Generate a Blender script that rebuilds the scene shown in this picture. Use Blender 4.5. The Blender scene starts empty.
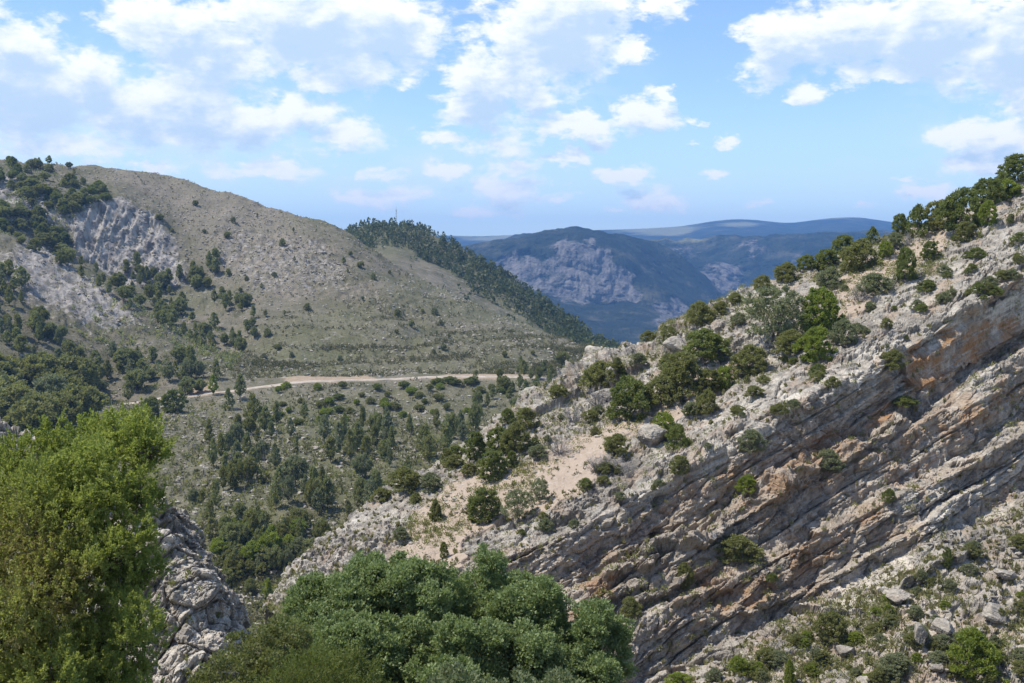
import bpy, math, random
import numpy as np
random.seed(7)
R = np.random.default_rng(11)
SC = bpy.context.scene
COL = SC.collection
F = 1098.0
PITCH = math.radians(4.25)
CP, SP = math.cos(PITCH), math.sin(PITCH)
f32 = np.float32

# ------------------------------------------------------------------ camera maths
def W(px, py, Y):
    """world point seen at photo position px,py at ground distance Y"""
    u = (np.asarray(px, float) - 512) / F
    v = (np.asarray(py, float) - 341.5) / F
    t = np.asarray(Y, float) / (CP - v * SP)
    return np.stack([u * t, np.asarray(Y, float) + 0 * t, (-SP - v * CP) * t], -1)

def project(p):
    y = p[..., 1] * CP - p[..., 2] * SP
    z = p[..., 1] * SP + p[..., 2] * CP
    y = np.maximum(y, 1e-3)
    return 512 + F * p[..., 0] / y, 341.5 - F * z / y

# ------------------------------------------------------------------ noise
def _h(ix, iy, iz, seed):
    h = (ix.astype(np.int64) * 374761393 + iy.astype(np.int64) * 668265263 + iz.astype(np.int64) * 2147483647 + seed * 1274126177) & 0xffffffff
    h = ((h ^ (h >> 13)) * 1274126177) & 0xffffffff
    h = ((h ^ (h >> 16)) * 2246822519) & 0xffffffff
    return ((h ^ (h >> 15)) & 0xffffff).astype(f32) / f32(0xffffff)

def vn(p, seed=0):
    """value noise about -1..1"""
    i = np.floor(p)
    f = (p - i).astype(f32)
    f = f * f * f * (f * (f * 6 - 15) + 10)
    i = i.astype(np.int64)
    r = 0
    for dx in (0, 1):
        wx = f[..., 0] if dx else 1 - f[..., 0]
        for dy in (0, 1):
            wy = f[..., 1] if dy else 1 - f[..., 1]
            for dz in (0, 1):
                wz = f[..., 2] if dz else 1 - f[..., 2]
                r = r + wx * wy * wz * _h(i[..., 0] + dx, i[..., 1] + dy, i[..., 2] + dz, seed)
    return r * 2 - 1

def fbm(p, octv=5, seed=0, gain=0.5, ridged=False):
    r = 0; a = 1.0; s = 0.0; q = np.asarray(p, float)
    for o in range(octv):
        n = vn(q + o * 13.7, seed + o)
        r = r + a * ((1 - 2 * np.abs(n)) if ridged else n)
        s += a; a *= gain
        q = q * 2.03
    return r / s * (1.0 if ridged else 1.6)

def worley(p, seed=0):
    i = np.floor(p).astype(np.int64)
    f1 = np.full(p.shape[:-1], 9, f32); f2 = f1.copy(); cid = np.zeros(p.shape[:-1], f32)
    for dx in (-1, 0, 1):
        for dy in (-1, 0, 1):
            for dz in (-1, 0, 1):
                a, b, c = i[..., 0] + dx, i[..., 1] + dy, i[..., 2] + dz
                d = np.sqrt((a + _h(a, b, c, seed) - p[..., 0]) ** 2 + (b + _h(a, b, c, seed + 1) - p[..., 1]) ** 2 + (c + _h(a, b, c, seed + 2) - p[..., 2]) ** 2).astype(f32)
                m = d < f1
                f2 = np.where(m, f1, np.minimum(f2, d))
                cid = np.where(m, _h(a, b, c, seed + 3), cid)
                f1 = np.where(m, d, f1)
    return f1, f2, cid

def sstep(a, b, x):
    t = np.clip((x - a) / (b - a), 0, 1)
    return t * t * (3 - 2 * t)

def soft(a, k):
    return smooth1(smooth1(smooth1(smooth1(a, k, 0), k, 1), k, 0), k, 1)

def inpoly(x, y, poly):
    r = np.zeros(x.shape, bool)
    n = len(poly)
    for k in range(n):
        x0, y0 = poly[k]; x1, y1 = poly[(k + 1) % n]
        if y0 == y1: continue
        c = ((y0 > y) != (y1 > y)) & (x < (x1 - x0) * (y - y0) / (y1 - y0) + x0)
        r ^= c
    return r

# ------------------------------------------------------------------ mesh helpers
def mesh(name, v, faces, attrs=None, mats=(), midx=None, smooth=False):
    """faces: (M,k) int array or list of such arrays"""
    if isinstance(faces, np.ndarray): faces = [faces]
    m = bpy.data.meshes.new(name)
    v = np.ascontiguousarray(v.reshape(-1, 3), f32)
    m.vertices.add(len(v)); m.vertices.foreach_set('co', v.ravel())
    loops = np.concatenate([q.ravel() for q in faces]).astype(np.int32)
    tot = np.concatenate([np.full(len(q), q.shape[1], np.int32) for q in faces])
    m.loops.add(len(loops)); m.loops.foreach_set('vertex_index', loops)
    m.polygons.add(len(tot))
    m.polygons.foreach_set('loop_start', np.concatenate([[0], np.cumsum(tot)[:-1]]).astype(np.int32))
    m.polygons.foreach_set('loop_total', tot)
    m.polygons.foreach_set('use_smooth', np.full(len(tot), bool(smooth)))
    for mm in mats: m.materials.append(mm)
    if midx is not None: m.polygons.foreach_set('material_index', np.asarray(midx, np.int32))
    for k, a in (attrs or {}).items():
        at = m.attributes.new(k, 'FLOAT', 'POINT')
        at.data.foreach_set('value', np.ascontiguousarray(a, f32).ravel())
    m.update(calc_edges=True); m.validate()
    return m

def obj(name, me, parent=None, label=None, cat=None, group=None, kind=None, loc=None):
    o = bpy.data.objects.new(name, me); COL.objects.link(o)
    if parent: o.parent = parent
    if loc is not None: o.location = loc
    if label: o['label'] = label
    if cat: o['category'] = cat
    if group: o['group'] = group
    if kind: o['kind'] = kind
    return o

def gridfaces(nv, nu):
    i = np.arange(nv * nu).reshape(nv, nu)
    return np.stack([i[:-1, :-1], i[1:, :-1], i[1:, 1:], i[:-1, 1:]], -1).reshape(-1, 4)

def smooth1(a, k, axis):
    if k < 1: return a
    pad = [(0, 0)] * a.ndim; pad[axis] = (k, k)
    b = np.pad(a, pad, mode='edge')
    c = np.cumsum(np.insert(b, 0, 0, axis=axis), axis=axis)
    n = a.shape[axis]; w = 2 * k + 1
    return (np.take(c, np.arange(w, w + n), axis) - np.take(c, np.arange(0, n), axis)) / w

def loft(contours, nu, rows, bypx=True, su=0, sv=0, nvmin=2):
    """contours: (k,3) photo points px,py,Y (or world arrays flagged by tuple) -> (nv,nu,3) world grid"""
    t = np.linspace(0, 1, nu)
    L = []
    for c in contours:
        if isinstance(c, tuple):
            L.append(L[c[0]] + np.array(c[1])); continue
        c = np.array(c, float)
        if bypx: s = (c[:, 0] - c[0, 0]) / (c[-1, 0] - c[0, 0])
        else:
            d = np.r_[0, np.cumsum(np.hypot(np.diff(c[:, 0]), np.diff(c[:, 1])) + np.abs(np.diff(c[:, 2])) * 4)]
            s = d / d[-1]
        q = np.stack([np.interp(t, s, c[:, k]) for k in range(3)], -1)
        q = np.stack([smooth1(smooth1(q[:, k], su, 0), su, 0) for k in range(3)], -1)
        L.append(W(q[:, 0], q[:, 1], q[:, 2]))
    out = []
    for k in range(len(L) - 1):
        n = rows[k] if k < len(rows) else nvmin
        for j in range(n):
            w = j / n
            out.append(L[k] * (1 - w) + L[k + 1] * w)
    out.append(L[-1])
    g = np.stack(out, 0)
    for _ in range(2): g = smooth1(g, sv, 0)
    return g

def normals(g):
    du = np.gradient(g, axis=1); dv = np.gradient(g, axis=0)
    n = np.cross(du, dv)
    n /= np.linalg.norm(n, axis=-1, keepdims=True) + 1e-9
    return np.where(n[..., 2:3] < 0, -n, n) if np.mean(n[..., 2]) >= 0 else -np.where(n[..., 2:3] > 0, -n, n)

class Surf:
    """look up ground points by photo position, for planting"""
    def __init__(s, g):
        s.p = g.reshape(-1, 3); s.x, s.y = project(s.p)
    def at(s, px, py, tol=2.5):
        d = (s.x - px) ** 2 + (s.y - py) ** 2
        for k in (1, 2, 4, 8):
            m = np.nonzero(d < (tol * k) ** 2)[0]
            if len(m): return s.p[m[np.argmin(s.p[m, 1])]]
        return s.p[np.argmin(d)]

# ------------------------------------------------------------------ materials
class NT:
    def __init__(s, nt): s.nt = nt
    def n(s, typ, ins=None, **props):
        nd = s.nt.nodes.new(typ)
        for k, v in props.items(): setattr(nd, k, v)
        for k, v in (ins or {}).items():
            sk = nd.inputs[k]
            if isinstance(v, bpy.types.NodeSocket): s.nt.links.new(v, sk)
            else: sk.default_value = v
        return nd
    def math(s, op, a, b=0.0, c=None, clamp=False):
        ins = {0: a, 1: b}
        if c is not None: ins[2] = c
        return s.n('ShaderNodeMath', ins, operation=op, use_clamp=clamp).outputs[0]
    def vmath(s, op, a, b=None):
        ins = {0: a}
        if b is not None: ins[1] = b
        nd = s.n('ShaderNodeVectorMath', ins, operation=op)
        return nd.outputs['Value'] if op in ('LENGTH', 'DOT_PRODUCT', 'DISTANCE') else nd.outputs[0]
    def mix(s, f, a, b, blend='MIX'):
        nd = s.n('ShaderNodeMix', data_type='RGBA', blend_type=blend)
        for k, v in ((0, f), (6, a), (7, b)):
            sk = nd.inputs[k]
            if isinstance(v, bpy.types.NodeSocket): s.nt.links.new(v, sk)
            else: sk.default_value = v if k == 0 else (tuple(v) + (1,))[:4]
        return nd.outputs[2]
    def noise(s, vec, scale, detail=5, rough=0.55, dist=0.0):
        return s.n('ShaderNodeTexNoise', {'Vector': vec, 'Scale': scale, 'Detail': detail, 'Roughness': rough, 'Distortion': dist}).outputs[0]
    def ss(s, x, a, b):
        return s.n('ShaderNodeMapRange', {0: x, 1: a, 2: b, 3: 0.0, 4: 1.0}, interpolation_type='SMOOTHSTEP').outputs[0]
    def attr(s, name): return s.n('ShaderNodeAttribute', attribute_name=name).outputs['Fac']
    def coord(s): return s.n('ShaderNodeTexCoord').outputs['Object']

def newmat(name):
    m = bpy.data.materials.new(name); m.use_nodes = True
    m.node_tree.nodes.clear()
    return m, NT(m.node_tree)

def finish(T, color, rough=0.9, bump=None, bdist=0.1, bstr=0.6):
    ins = {'Base Color': color, 'Roughness': rough, 'Specular IOR Level': 0.15}
    if bump is not None:
        ins['Normal'] = T.n('ShaderNodeBump', {'Strength': bstr, 'Distance': bdist, 'Height': bump}).outputs[0]
    b = T.n('ShaderNodeBsdfPrincipled', ins)
    o = T.n('ShaderNodeOutputMaterial')
    T.nt.links.new(b.outputs[0], o.inputs['Surface'])

def mapped(T, vec, scale, rot=(0, 0, 0)):
    if any(rot): vec = T.n('ShaderNodeMapping', {'Vector': vec, 'Rotation': rot}).outputs[0]
    return T.n('ShaderNodeMapping', {'Vector': vec, 'Scale': scale}).outputs[0]

def rock_material(name, bedrot, sc=1.0, warm=0.5, pale=1.0):
    """limestone with lichen, ochre stain, sand and thin bedding"""
    m, T = newmat(name)
    co = T.coord()
    n1 = T.noise(co, 0.16 * sc, 6, 0.6)
    n2 = T.noise(co, 0.9 * sc, 8, 0.68)
    n3 = T.noise(co, 4.0 * sc, 6, 0.7)
    bed = mapped(T, co, (0.12 * sc, 0.12 * sc, 2.2 * sc), bedrot)
    nb = T.noise(bed, 1.0, 7, 0.65, 0.6)
    nb2 = T.noise(mapped(T, co, (0.5 * sc, 0.5 * sc, 9 * sc), bedrot), 1.0, 4, 0.6, 0.4)
    c = T.mix(T.ss(n2, 0.36, 0.66), (0.19, 0.170, 0.142), (0.435, 0.395, 0.33))
    c = T.mix(T.ss(nb, 0.42, 0.66), c, (0.48, 0.44, 0.37))
    tone = T.math('ADD', pale, T.math('MULTIPLY', T.attr('bed'), 1.0))
    c = T.n('ShaderNodeVectorMath', {0: c, 'Scale': tone}, operation='SCALE').outputs[0]
    dark = T.math('MULTIPLY', T.ss(n1, 0.44, 0.62), T.ss(T.noise(co, 2.2 * sc, 6, 0.7), 0.42, 0.6))
    c = T.mix(T.math('MULTIPLY', dark, 0.7), c, (0.115, 0.102, 0.087))
    c = T.mix(T.math('MULTIPLY', T.ss(nb2, 0.56, 0.7), 0.5), c, (0.13, 0.115, 0.095))
    stk = T.ss(T.noise(mapped(T, co, (1.1 * sc, 1.1 * sc, 0.09 * sc)), 1.0, 6, 0.65, 0.3), 0.54, 0.70)
    c = T.mix(T.math('MULTIPLY', stk, 0.55), c, (0.12, 0.11, 0.098))
    tan = T.math('MULTIPLY', T.ss(T.noise(co, 0.33 * sc, 5, 0.6), 0.5, 0.68), warm)
    c = T.mix(tan, c, (0.36, 0.27, 0.19))
    och = T.math('MULTIPLY', T.attr('ochre'), T.math('MULTIPLY', T.ss(T.noise(bed, 1.7, 7, 0.7), 0.34, 0.54), T.ss(T.noise(co, 0.38 * sc, 7, 0.7), 0.40, 0.56)), clamp=True)
    c = T.mix(och, c, T.mix(n3, (0.22, 0.115, 0.05), (0.44, 0.245, 0.105)))
    pk = T.math('MULTIPLY', T.attr('pink'), T.ss(n2, 0.3, 0.6), clamp=True)
    c = T.mix(T.math('MULTIPLY', pk, 0.75), c, T.mix(n3, (0.25, 0.185, 0.125), (0.43, 0.325, 0.23)))
    sandc = T.mix(n2, (0.33, 0.255, 0.19), (0.47, 0.385, 0.30))
    sandc = T.mix(T.ss(n3, 0.55, 0.68), sandc, (0.5, 0.46, 0.41))
    sandc = T.mix(T.math('MULTIPLY', T.ss(T.noise(co, 1.4 * sc, 5, 0.6), 0.55, 0.7), 0.55), sandc, (0.17, 0.155, 0.09))
    sa = T.ss(T.math('ADD', T.attr('sand'), T.math('MULTIPLY', T.math('SUBTRACT', n2, 0.5), 0.9)), 0.4, 0.62)
    c = T.mix(sa, c, sandc)
    gr = T.ss(T.math('ADD', T.attr('green'), T.math('MULTIPLY', T.math('SUBTRACT', n2, 0.5), 1.4)), 0.5, 0.72)
    c = T.mix(gr, c, T.mix(n3, (0.10, 0.10, 0.045), (0.20, 0.185, 0.10)))
    hgt = T.math('ADD', T.math('MULTIPLY', n3, 0.6), T.math('ADD', n2, T.math('MULTIPLY', nb2, 0.5)))
    finish(T, c, 0.92, hgt, 0.35 / sc, 0.7)
    return m

def hill_material():
    m, T = newmat('hillside')
    co = T.coord()
    n0 = T.noise(co, 0.012, 5, 0.6); n1 = T.noise(co, 0.06, 6, 0.65); n2 = T.noise(co, 0.35, 6, 0.7); n3 = T.noise(co, 1.3, 5, 0.7)
    c = T.mix(T.ss(n1, 0.35, 0.65), (0.115, 0.108, 0.066), (0.205, 0.178, 0.135))
    c = T.mix(T.math('MULTIPLY', T.ss(n0, 0.42, 0.62), 0.75), c, (0.125, 0.125, 0.068))
    c = T.mix(T.math('MULTIPLY', T.attr('green'), 0.6), c, T.mix(n2, (0.09, 0.10, 0.045), (0.165, 0.162, 0.078)))
    c = T.mix(T.math('MULTIPLY', T.ss(n2, 0.54, 0.7), 0.8), c, (0.29, 0.265, 0.23))
    c = T.mix(T.math('MULTIPLY', T.ss(n3, 0.50, 0.63), 0.75), c, (0.075, 0.075, 0.04))
    c = T.mix(T.math('MULTIPLY', T.attr('dry'), 0.7), c, T.mix(n2, (0.20, 0.17, 0.125), (0.31, 0.27, 0.22)))
    rk = T.ss(T.math('ADD', T.attr('rock'), T.math('MULTIPLY', T.math('SUBTRACT', n2, 0.5), 1.2)), 0.42, 0.62)
    rc = T.mix(T.ss(T.noise(mapped(T, co, (0.25, 0.25, 0.05)), 1.0, 6, 0.65), 0.36, 0.62), (0.18, 0.165, 0.15), (0.38, 0.35, 0.31))
    c = T.mix(rk, c, rc)
    c = T.mix(T.attr('bank'), c, T.mix(n2, (0.32, 0.22, 0.14), (0.44, 0.36, 0.27)))
    finish(T, c, 0.95, T.math('ADD', n2, T.math('MULTIPLY', n3, 0.5)), 1.2, 0.7)
    return m

def far_material():
    m, T = newmat('far_hillside')
    co = T.coord()
    n0 = T.noise(co, 0.0016, 6, 0.65); n1 = T.noise(co, 0.008, 7, 0.68); n2 = T.noise(mapped(T, co, (0.05, 0.05, 0.006)), 1.0, 8, 0.7); n4 = T.noise(co, 0.03, 7, 0.7)
    c = T.mix(T.ss(n1, 0.4, 0.62), (0.014, 0.023, 0.015), (0.040, 0.048, 0.028))
    c = T.mix(T.math('MULTIPLY', T.ss(n1, 0.52, 0.7), 0.5), c, (0.16, 0.14, 0.09))
    open_ = T.ss(T.math('ADD', T.attr('dry'), T.math('MULTIPLY', T.math('SUBTRACT', n0, 0.5), 1.6)), 0.4, 0.65)
    c = T.mix(open_, c, T.mix(n1, (0.15, 0.16, 0.07), (0.32, 0.29, 0.17)))
    rk = T.ss(T.math('ADD', T.attr('rock'), T.math('MULTIPLY', T.math('SUBTRACT', T.math('ADD', T.math('MULTIPLY', n1, .5), T.math('MULTIPLY', n4, .5)), 0.5), 2.2)), 0.40, 0.66)
    c = T.mix(rk, c, T.mix(T.ss(n2, 0.35, 0.65), (0.10, 0.095, 0.09), (0.235, 0.212, 0.195)))
    finish(T, c, 0.95, T.math('ADD', n1, T.math('MULTIPLY', n4, .5)), 40.0, 0.9)
    return m

def leaf_material(name, a, b, trans=0.35, dead=None):
    """foliage: colour drifts between a and b clump by clump"""
    m, T = newmat(name)
    tint = T.attr('tint')
    rnd = T.n('ShaderNodeObjectInfo').outputs['Random']
    k = T.math('ADD', T.math('MULTIPLY', tint, 0.75), T.math('MULTIPLY', rnd, 0.25), clamp=True)
    c = T.mix(k, a, b)
    if dead is not None: c = T.mix(T.attr('dead'), c, dead)
    d = T.n('ShaderNodeBsdfPrincipled', {'Base Color': c, 'Roughness': 0.55, 'Specular IOR Level': 0.25})
    tr = T.n('ShaderNodeBsdfTranslucent', {'Color': T.mix(0.6, c, tuple(min(1, x * 1.6) for x in (b[0] * 1.05, b[1] * 1.1, b[2] * 0.6)))})
    mx = T.n('ShaderNodeMixShader', {0: trans, 1: d.outputs[0], 2: tr.outputs[0]})
    o = T.n('ShaderNodeOutputMaterial'); T.nt.links.new(mx.outputs[0], o.inputs['Surface'])
    return m

def plain(name, a, b, scale=3.0, rough=0.9, bd=0.05):
    m, T = newmat(name); co = T.coord(); n = T.noise(co, scale, 6, 0.65)
    finish(T, T.mix(T.ss(n, 0.3, 0.7), a, b), rough, n, bd, 0.6)
    return m

M_bark = plain('bark', (0.07, 0.06, 0.05), (0.16, 0.14, 0.12), 6)
M_grey = plain('dead_wood', (0.20, 0.18, 0.165), (0.34, 0.32, 0.30), 4)
M_hill = hill_material()
M_far = far_material()
# photo-space strike of the beds and their plane
A_DIR = W(1024, 290, 111) - W(560, 530, 92); A_DIR /= np.linalg.norm(A_DIR)
B_DIR = W(960, 290, 111) - W(960, 200, 143)
N_BED = np.cross(A_DIR, B_DIR); N_BED /= np.linalg.norm(N_BED)
if N_BED[2] < 0: N_BED = -N_BED
C_DIR = np.cross(N_BED, A_DIR)
if C_DIR[1] > 0: C_DIR = -C_DIR
import mathutils
_rot = mathutils.Vector(N_BED).rotation_difference(mathutils.Vector((0, 0, 1))).to_euler()
M_ridge = rock_material('limestone', tuple(_rot), 1.0, 0.7, 1.0)
M_crag = rock_material('crag_limestone', (0.0, math.radians(65), math.radians(20)), 1.6, 0.2, 1.3)
M_boulder = rock_material('boulder_limestone', (0, 0, 0), 2.0, 0.25)

# ------------------------------------------------------------------ sky, sun, haze, camera
SUN_EL, SUN_AZ = 60.0, -96.0      # azimuth measured from +Y towards +X
el, az = math.radians(SUN_EL), math.radians(SUN_AZ)
to_sun = mathutils.Vector((math.sin(az) * math.cos(el), math.cos(az) * math.cos(el), math.sin(el)))

def angles(px, py):
    d = W(px, py, 1.0); d = d / np.linalg.norm(d)
    return math.atan2(d[0], d[1]), math.asin(d[2])

CLOUDS = [  # px, py, rx, ry, strength
    (-30, 70, 95, 55, 1.0), (40, 95, 70, 40, .9), (15, 40, 55, 28, .85), (-60, 20, 70, 40, .8),
    (178, 28, 62, 34, 1.0), (215, 45, 70, 40, 1.0), (300, 22, 85, 45, 1.0), (385, 25, 65, 40, 1.0), (355, 62, 60, 24, .9), (405, 78, 16, 9, .7), (325, 78, 38, 12, .8),
    (478, 88, 44, 34, 1.0), (505, 50, 46, 40, 1.0), (560, 28, 75, 48, 1.0), (532, 95, 28, 22, .9), (628, 48, 22, 16, .9), (590, 5, 50, 30, 1.0), (660, 2, 30, 16, .8),
    (130, 110, 60, 34, .9), (185, 100, 60, 36, .9), (250, 120, 60, 30, .85), (300, 112, 45, 22, .95), (345, 132, 38, 16, .8), (90, 75, 40, 30, .75),
    (268, 167, 58, 11, .7), (150, 163, 38, 8, .6), (60, 140, 90, 22, .55),
    (575, 122, 48, 13, .95), (650, 112, 34, 19, 1.0), (570, 153, 22, 13, .85), (626, 170, 28, 9, .85), (725, 140, 14, 9, .9), (664, 92, 16, 7, .75), (693, 143, 9, 6, .6), (640, 192, 28, 10, .5),
    (785, 40, 50, 32, 1.0), (845, 28, 80, 34, 1.0), (935, 25, 95, 40, 1.0), (1010, 35, 80, 50, 1.0), (806, 90, 20, 14, .95), (850, 72, 26, 13, .9), (900, 70, 55, 13, .9), (955, 70, 20, 12, .85), (1015, 95, 18, 24, .8),
    (965, 133, 42, 14, .8), (1000, 128, 45, 15, .8), (995, 155, 38, 17, .75), (930, 188, 28, 8, .55), (853, 201, 18, 6, .6), (903, 177, 14, 4, .55), (1040, 120, 40, 30, .7),
    (545, 132, 22, 9, .7), (600, 138, 16, 7, .6), (520, 165, 24, 8, .6), (690, 118, 12, 6, .6), (455, 168, 26, 8, .6), (612, 210, 22, 5, .5), (760, 205, 14, 4, .45), (720, 178, 16, 4, .4), (380, 175, 30, 8, .55),
    (400, 195, 48, 13, .6), (505, 185, 55, 22, .55), (478, 212, 50, 8, .5), (445, 135, 24, 11, .6), (500, 140, 34, 18, .5), (660, 205, 34, 9, .45), (560, 195, 24, 6, .45),
]
VEILS = [(60, 120, 250, 100, .75), (230, 140, 220, 80, .75), (430, 185, 200, 60, .65), (560, 70, 120, 80, .4), (640, 205, 190, 40, .45), (980, 120, 110, 80, .45), (100, 165, 300, 50, .7), (880, 190, 160, 40, .3)]

world = bpy.data.worlds.new('World'); SC.world = world; world.use_nodes = True
wt = world.node_tree; wt.nodes.clear()

def field_group():
    g = bpy.data.node_groups.new('cloud_field', 'ShaderNodeTree')
    g.interface.new_socket('P', in_out='INPUT', socket_type='NodeSocketVector')
    g.interface.new_socket('Field', in_out='OUTPUT', socket_type='NodeSocketFloat')
    T = NT(g)
    gi = g.nodes.new('NodeGroupInput'); go = g.nodes.new('NodeGroupOutput')
    P = gi.outputs[0]
    acc = None
    for (px, py, rx, ry, s) in CLOUDS:
        a, e = angles(px, py)
        q = T.vmath('SUBTRACT', P, (a, e - 0.12 * ry / F, 0))
        q = T.vmath('MULTIPLY', q, (F / (rx * 1.12), F / (ry * 1.2), 0))
        l = T.vmath('LENGTH', q)
        v = T.math('MULTIPLY', T.math('SUBTRACT', 1.0, l), s)
        acc = v if acc is None else T.math('SMOOTH_MAX', acc, v, 0.18)
    # scattered fair-weather clouds over the rest of the sky, outside the framed part
    g.links.new(acc, go.inputs[0])
    return g

T = NT(wt)
D = T.n('ShaderNodeTexCoord').outputs['Generated']
sep = T.n('ShaderNodeSeparateXYZ', {0: D})
azn = T.math('ARCTAN2', sep.outputs[0], sep.outputs[1])
eln = T.math('ARCSINE', sep.outputs[2])
P = T.n('ShaderNodeCombineXYZ', {0: azn, 1: eln, 2: 0.0}).outputs[0]
sky = T.n('ShaderNodeTexSky', sky_type='NISHITA')
sky.sun_disc = False
sky.sun_elevation = el
sky.sun_rotation = az
sky.altitude = 900; sky.air_density = 1.0; sky.dust_density = 0.5; sky.ozone_density = 1.2
wisp = T.n('ShaderNodeVectorMath', {0: P, 1: (1.0, 1.9, 1.0)}, operation='MULTIPLY').outputs[0]
nz = T.n('ShaderNodeTexNoise', {'Vector': wisp, 'Scale': 16.0, 'Detail': 9.0, 'Roughness': 0.6, 'Distortion': 0.25}).outputs
nzl = T.n('ShaderNodeTexNoise', {'Vector': wisp, 'Scale': 7.0, 'Detail': 3.0, 'Roughness': 0.5}).outputs
warp = T.vmath('MULTIPLY', T.vmath('SUBTRACT', nz['Color'], (.5, .5, .5)), (0.045, 0.03, 0))
nf = T.n('ShaderNodeTexNoise', {'Vector': wisp, 'Scale': 70.0, 'Detail': 7.0, 'Roughness': 0.65}).outputs['Color']
warp = T.vmath('ADD', warp, T.vmath('MULTIPLY', T.vmath('SUBTRACT', nf, (.5, .5, .5)), (0.034, 0.018, 0)))
Pw = T.vmath('ADD', P, warp)
g = field_group()
def fld(vec):
    nd = T.n('ShaderNodeGroup'); nd.node_tree = g
    wt.links.new(vec, nd.inputs[0]); return nd.outputs[0]
puff = T.n('ShaderNodeTexNoise', {'Vector': wisp, 'Scale': 42.0, 'Detail': 8.0, 'Roughness': 0.62}).outputs[0]
puff2 = T.n('ShaderNodeTexNoise', {'Vector': wisp, 'Scale': 120.0, 'Detail': 6.0, 'Roughness': 0.6}).outputs[0]
bil = T.math('ADD', T.math('MULTIPLY', T.math('SUBTRACT', puff, 0.5), 0.95), T.math('MULTIPLY', T.math('SUBTRACT', puff2, 0.5), 0.35))
pn = T.math('ADD', T.math('MULTIPLY', T.math('SUBTRACT', nz['Fac'], 0.5), 1.7), bil)
FA = fld(Pw)
F0 = T.math('ADD', FA, pn)
wisp2 = T.vmath('ADD', wisp, (-0.006, 0.030, 0))
nzb = T.noise(wisp2, 16.0, 7, 0.6, 0.25); puffb = T.noise(wisp2, 42.0, 6, 0.62)
Fup = T.math('ADD', fld(T.vmath('ADD', Pw, (-0.006, 0.016, 0))), T.math('ADD', T.math('MULTIPLY', T.math('SUBTRACT', nzb, 0.5), 1.7), T.math('MULTIPLY', T.math('SUBTRACT', puffb, 0.5), 0.95)))
q2 = T.vmath('MULTIPLY', D, (1, 1, 2.2))
out = T.ss(T.math('ABSOLUTE', azn), 0.55, 0.8)
high = T.ss(eln, 0.30, 0.45)
gen = T.math('MULTIPLY', T.math('MAXIMUM', out, high), T.ss(T.noise(q2, 3.2, 7, 0.58), 0.52, 0.68))
alpha = T.math('MAXIMUM', T.ss(F0, -0.02, 0.46), gen)
alpha = T.math('MULTIPLY', alpha, 0.96)
core = T.math('ADD', Fup, T.math('MULTIPLY', T.math('SUBTRACT', nzl['Fac'], 0.5), 0.5))
shade = T.math('MULTIPLY', T.ss(core, 0.05, 0.85), 0.97)
CL = 6.0
ccol = T.mix(shade, (CL * 1.02, CL * 1.02, CL * 1.02), (CL * 0.53, CL * 0.675, CL * 0.83))
veil = None
for (px, py, rx, ry, s) in VEILS:
    a, e = angles(px, py)
    l = T.vmath('LENGTH', T.vmath('MULTIPLY', T.vmath('SUBTRACT', Pw, (a, e, 0)), (F / rx, F / ry, 0)))
    v = T.math('MULTIPLY', T.ss(l, 1.0, 0.1), s)
    veil = v if veil is None else T.math('MAXIMUM', veil, v)
veil = T.math('MULTIPLY', veil, T.ss(T.math('ADD', nz['Fac'], T.math('MULTIPLY', nzl['Fac'], .6)), 0.55, 1.0), clamp=True)
skyc = T.mix(1.0, sky.outputs[0], (0.86, 0.93, 1.04), 'MULTIPLY')
lowsky = T.math('MULTIPLY', T.math('SUBTRACT', 1.0, T.ss(eln, 0.0, 0.17)), 0.42)
skyc = T.mix(lowsky, skyc, (CL * 0.70, CL * 0.89, CL * 1.0))
c1 = T.mix(veil, skyc, (CL * 0.80, CL * 0.90, CL * 1.0))
c2 = T.mix(alpha, c1, ccol)
bg = T.n('ShaderNodeBackground', {'Color': c2, 'Strength': 0.13})
wo = T.n('ShaderNodeOutputWorld'); wt.links.new(bg.outputs[0], wo.inputs['Surface'])
world.cycles.sampling_method = 'MANUAL'; world.cycles.sample_map_resolution = 512

sl = bpy.data.lights.new('sun', 'SUN'); sl.energy = 3.6; sl.angle = math.radians(0.5); sl.color = (1.0, 0.94, 0.85)
so = bpy.data.objects.new('sun', sl); COL.objects.link(so)
so.rotation_euler = to_sun.to_track_quat('Z', 'Y').to_euler()

cam = bpy.data.cameras.new('camera'); cam.sensor_width = 36; cam.lens = 36 * F / 1024
cam.clip_start = 0.1; cam.clip_end = 40000
co_ = bpy.data.objects.new('camera', cam); COL.objects.link(co_)
co_.rotation_euler = (math.radians(90) - PITCH, 0, 0)
SC.camera = co_
SC.view_settings.view_transform = 'Standard'; SC.view_settings.look = 'None'
SC.view_settings.exposure = 0.66; SC.view_settings.gamma = 1.0
try: SC.view_settings.use_curve_mapping = False
except Exception: pass
SC.render.engine = 'CYCLES'
SC.cycles.max_bounces = 5; SC.cycles.diffuse_bounces = 2; SC.cycles.transmission_bounces = 3; SC.cycles.transparent_max_bounces = 4; SC.cycles.volume_bounces = 0
SC.cycles.use_denoising = True

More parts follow.
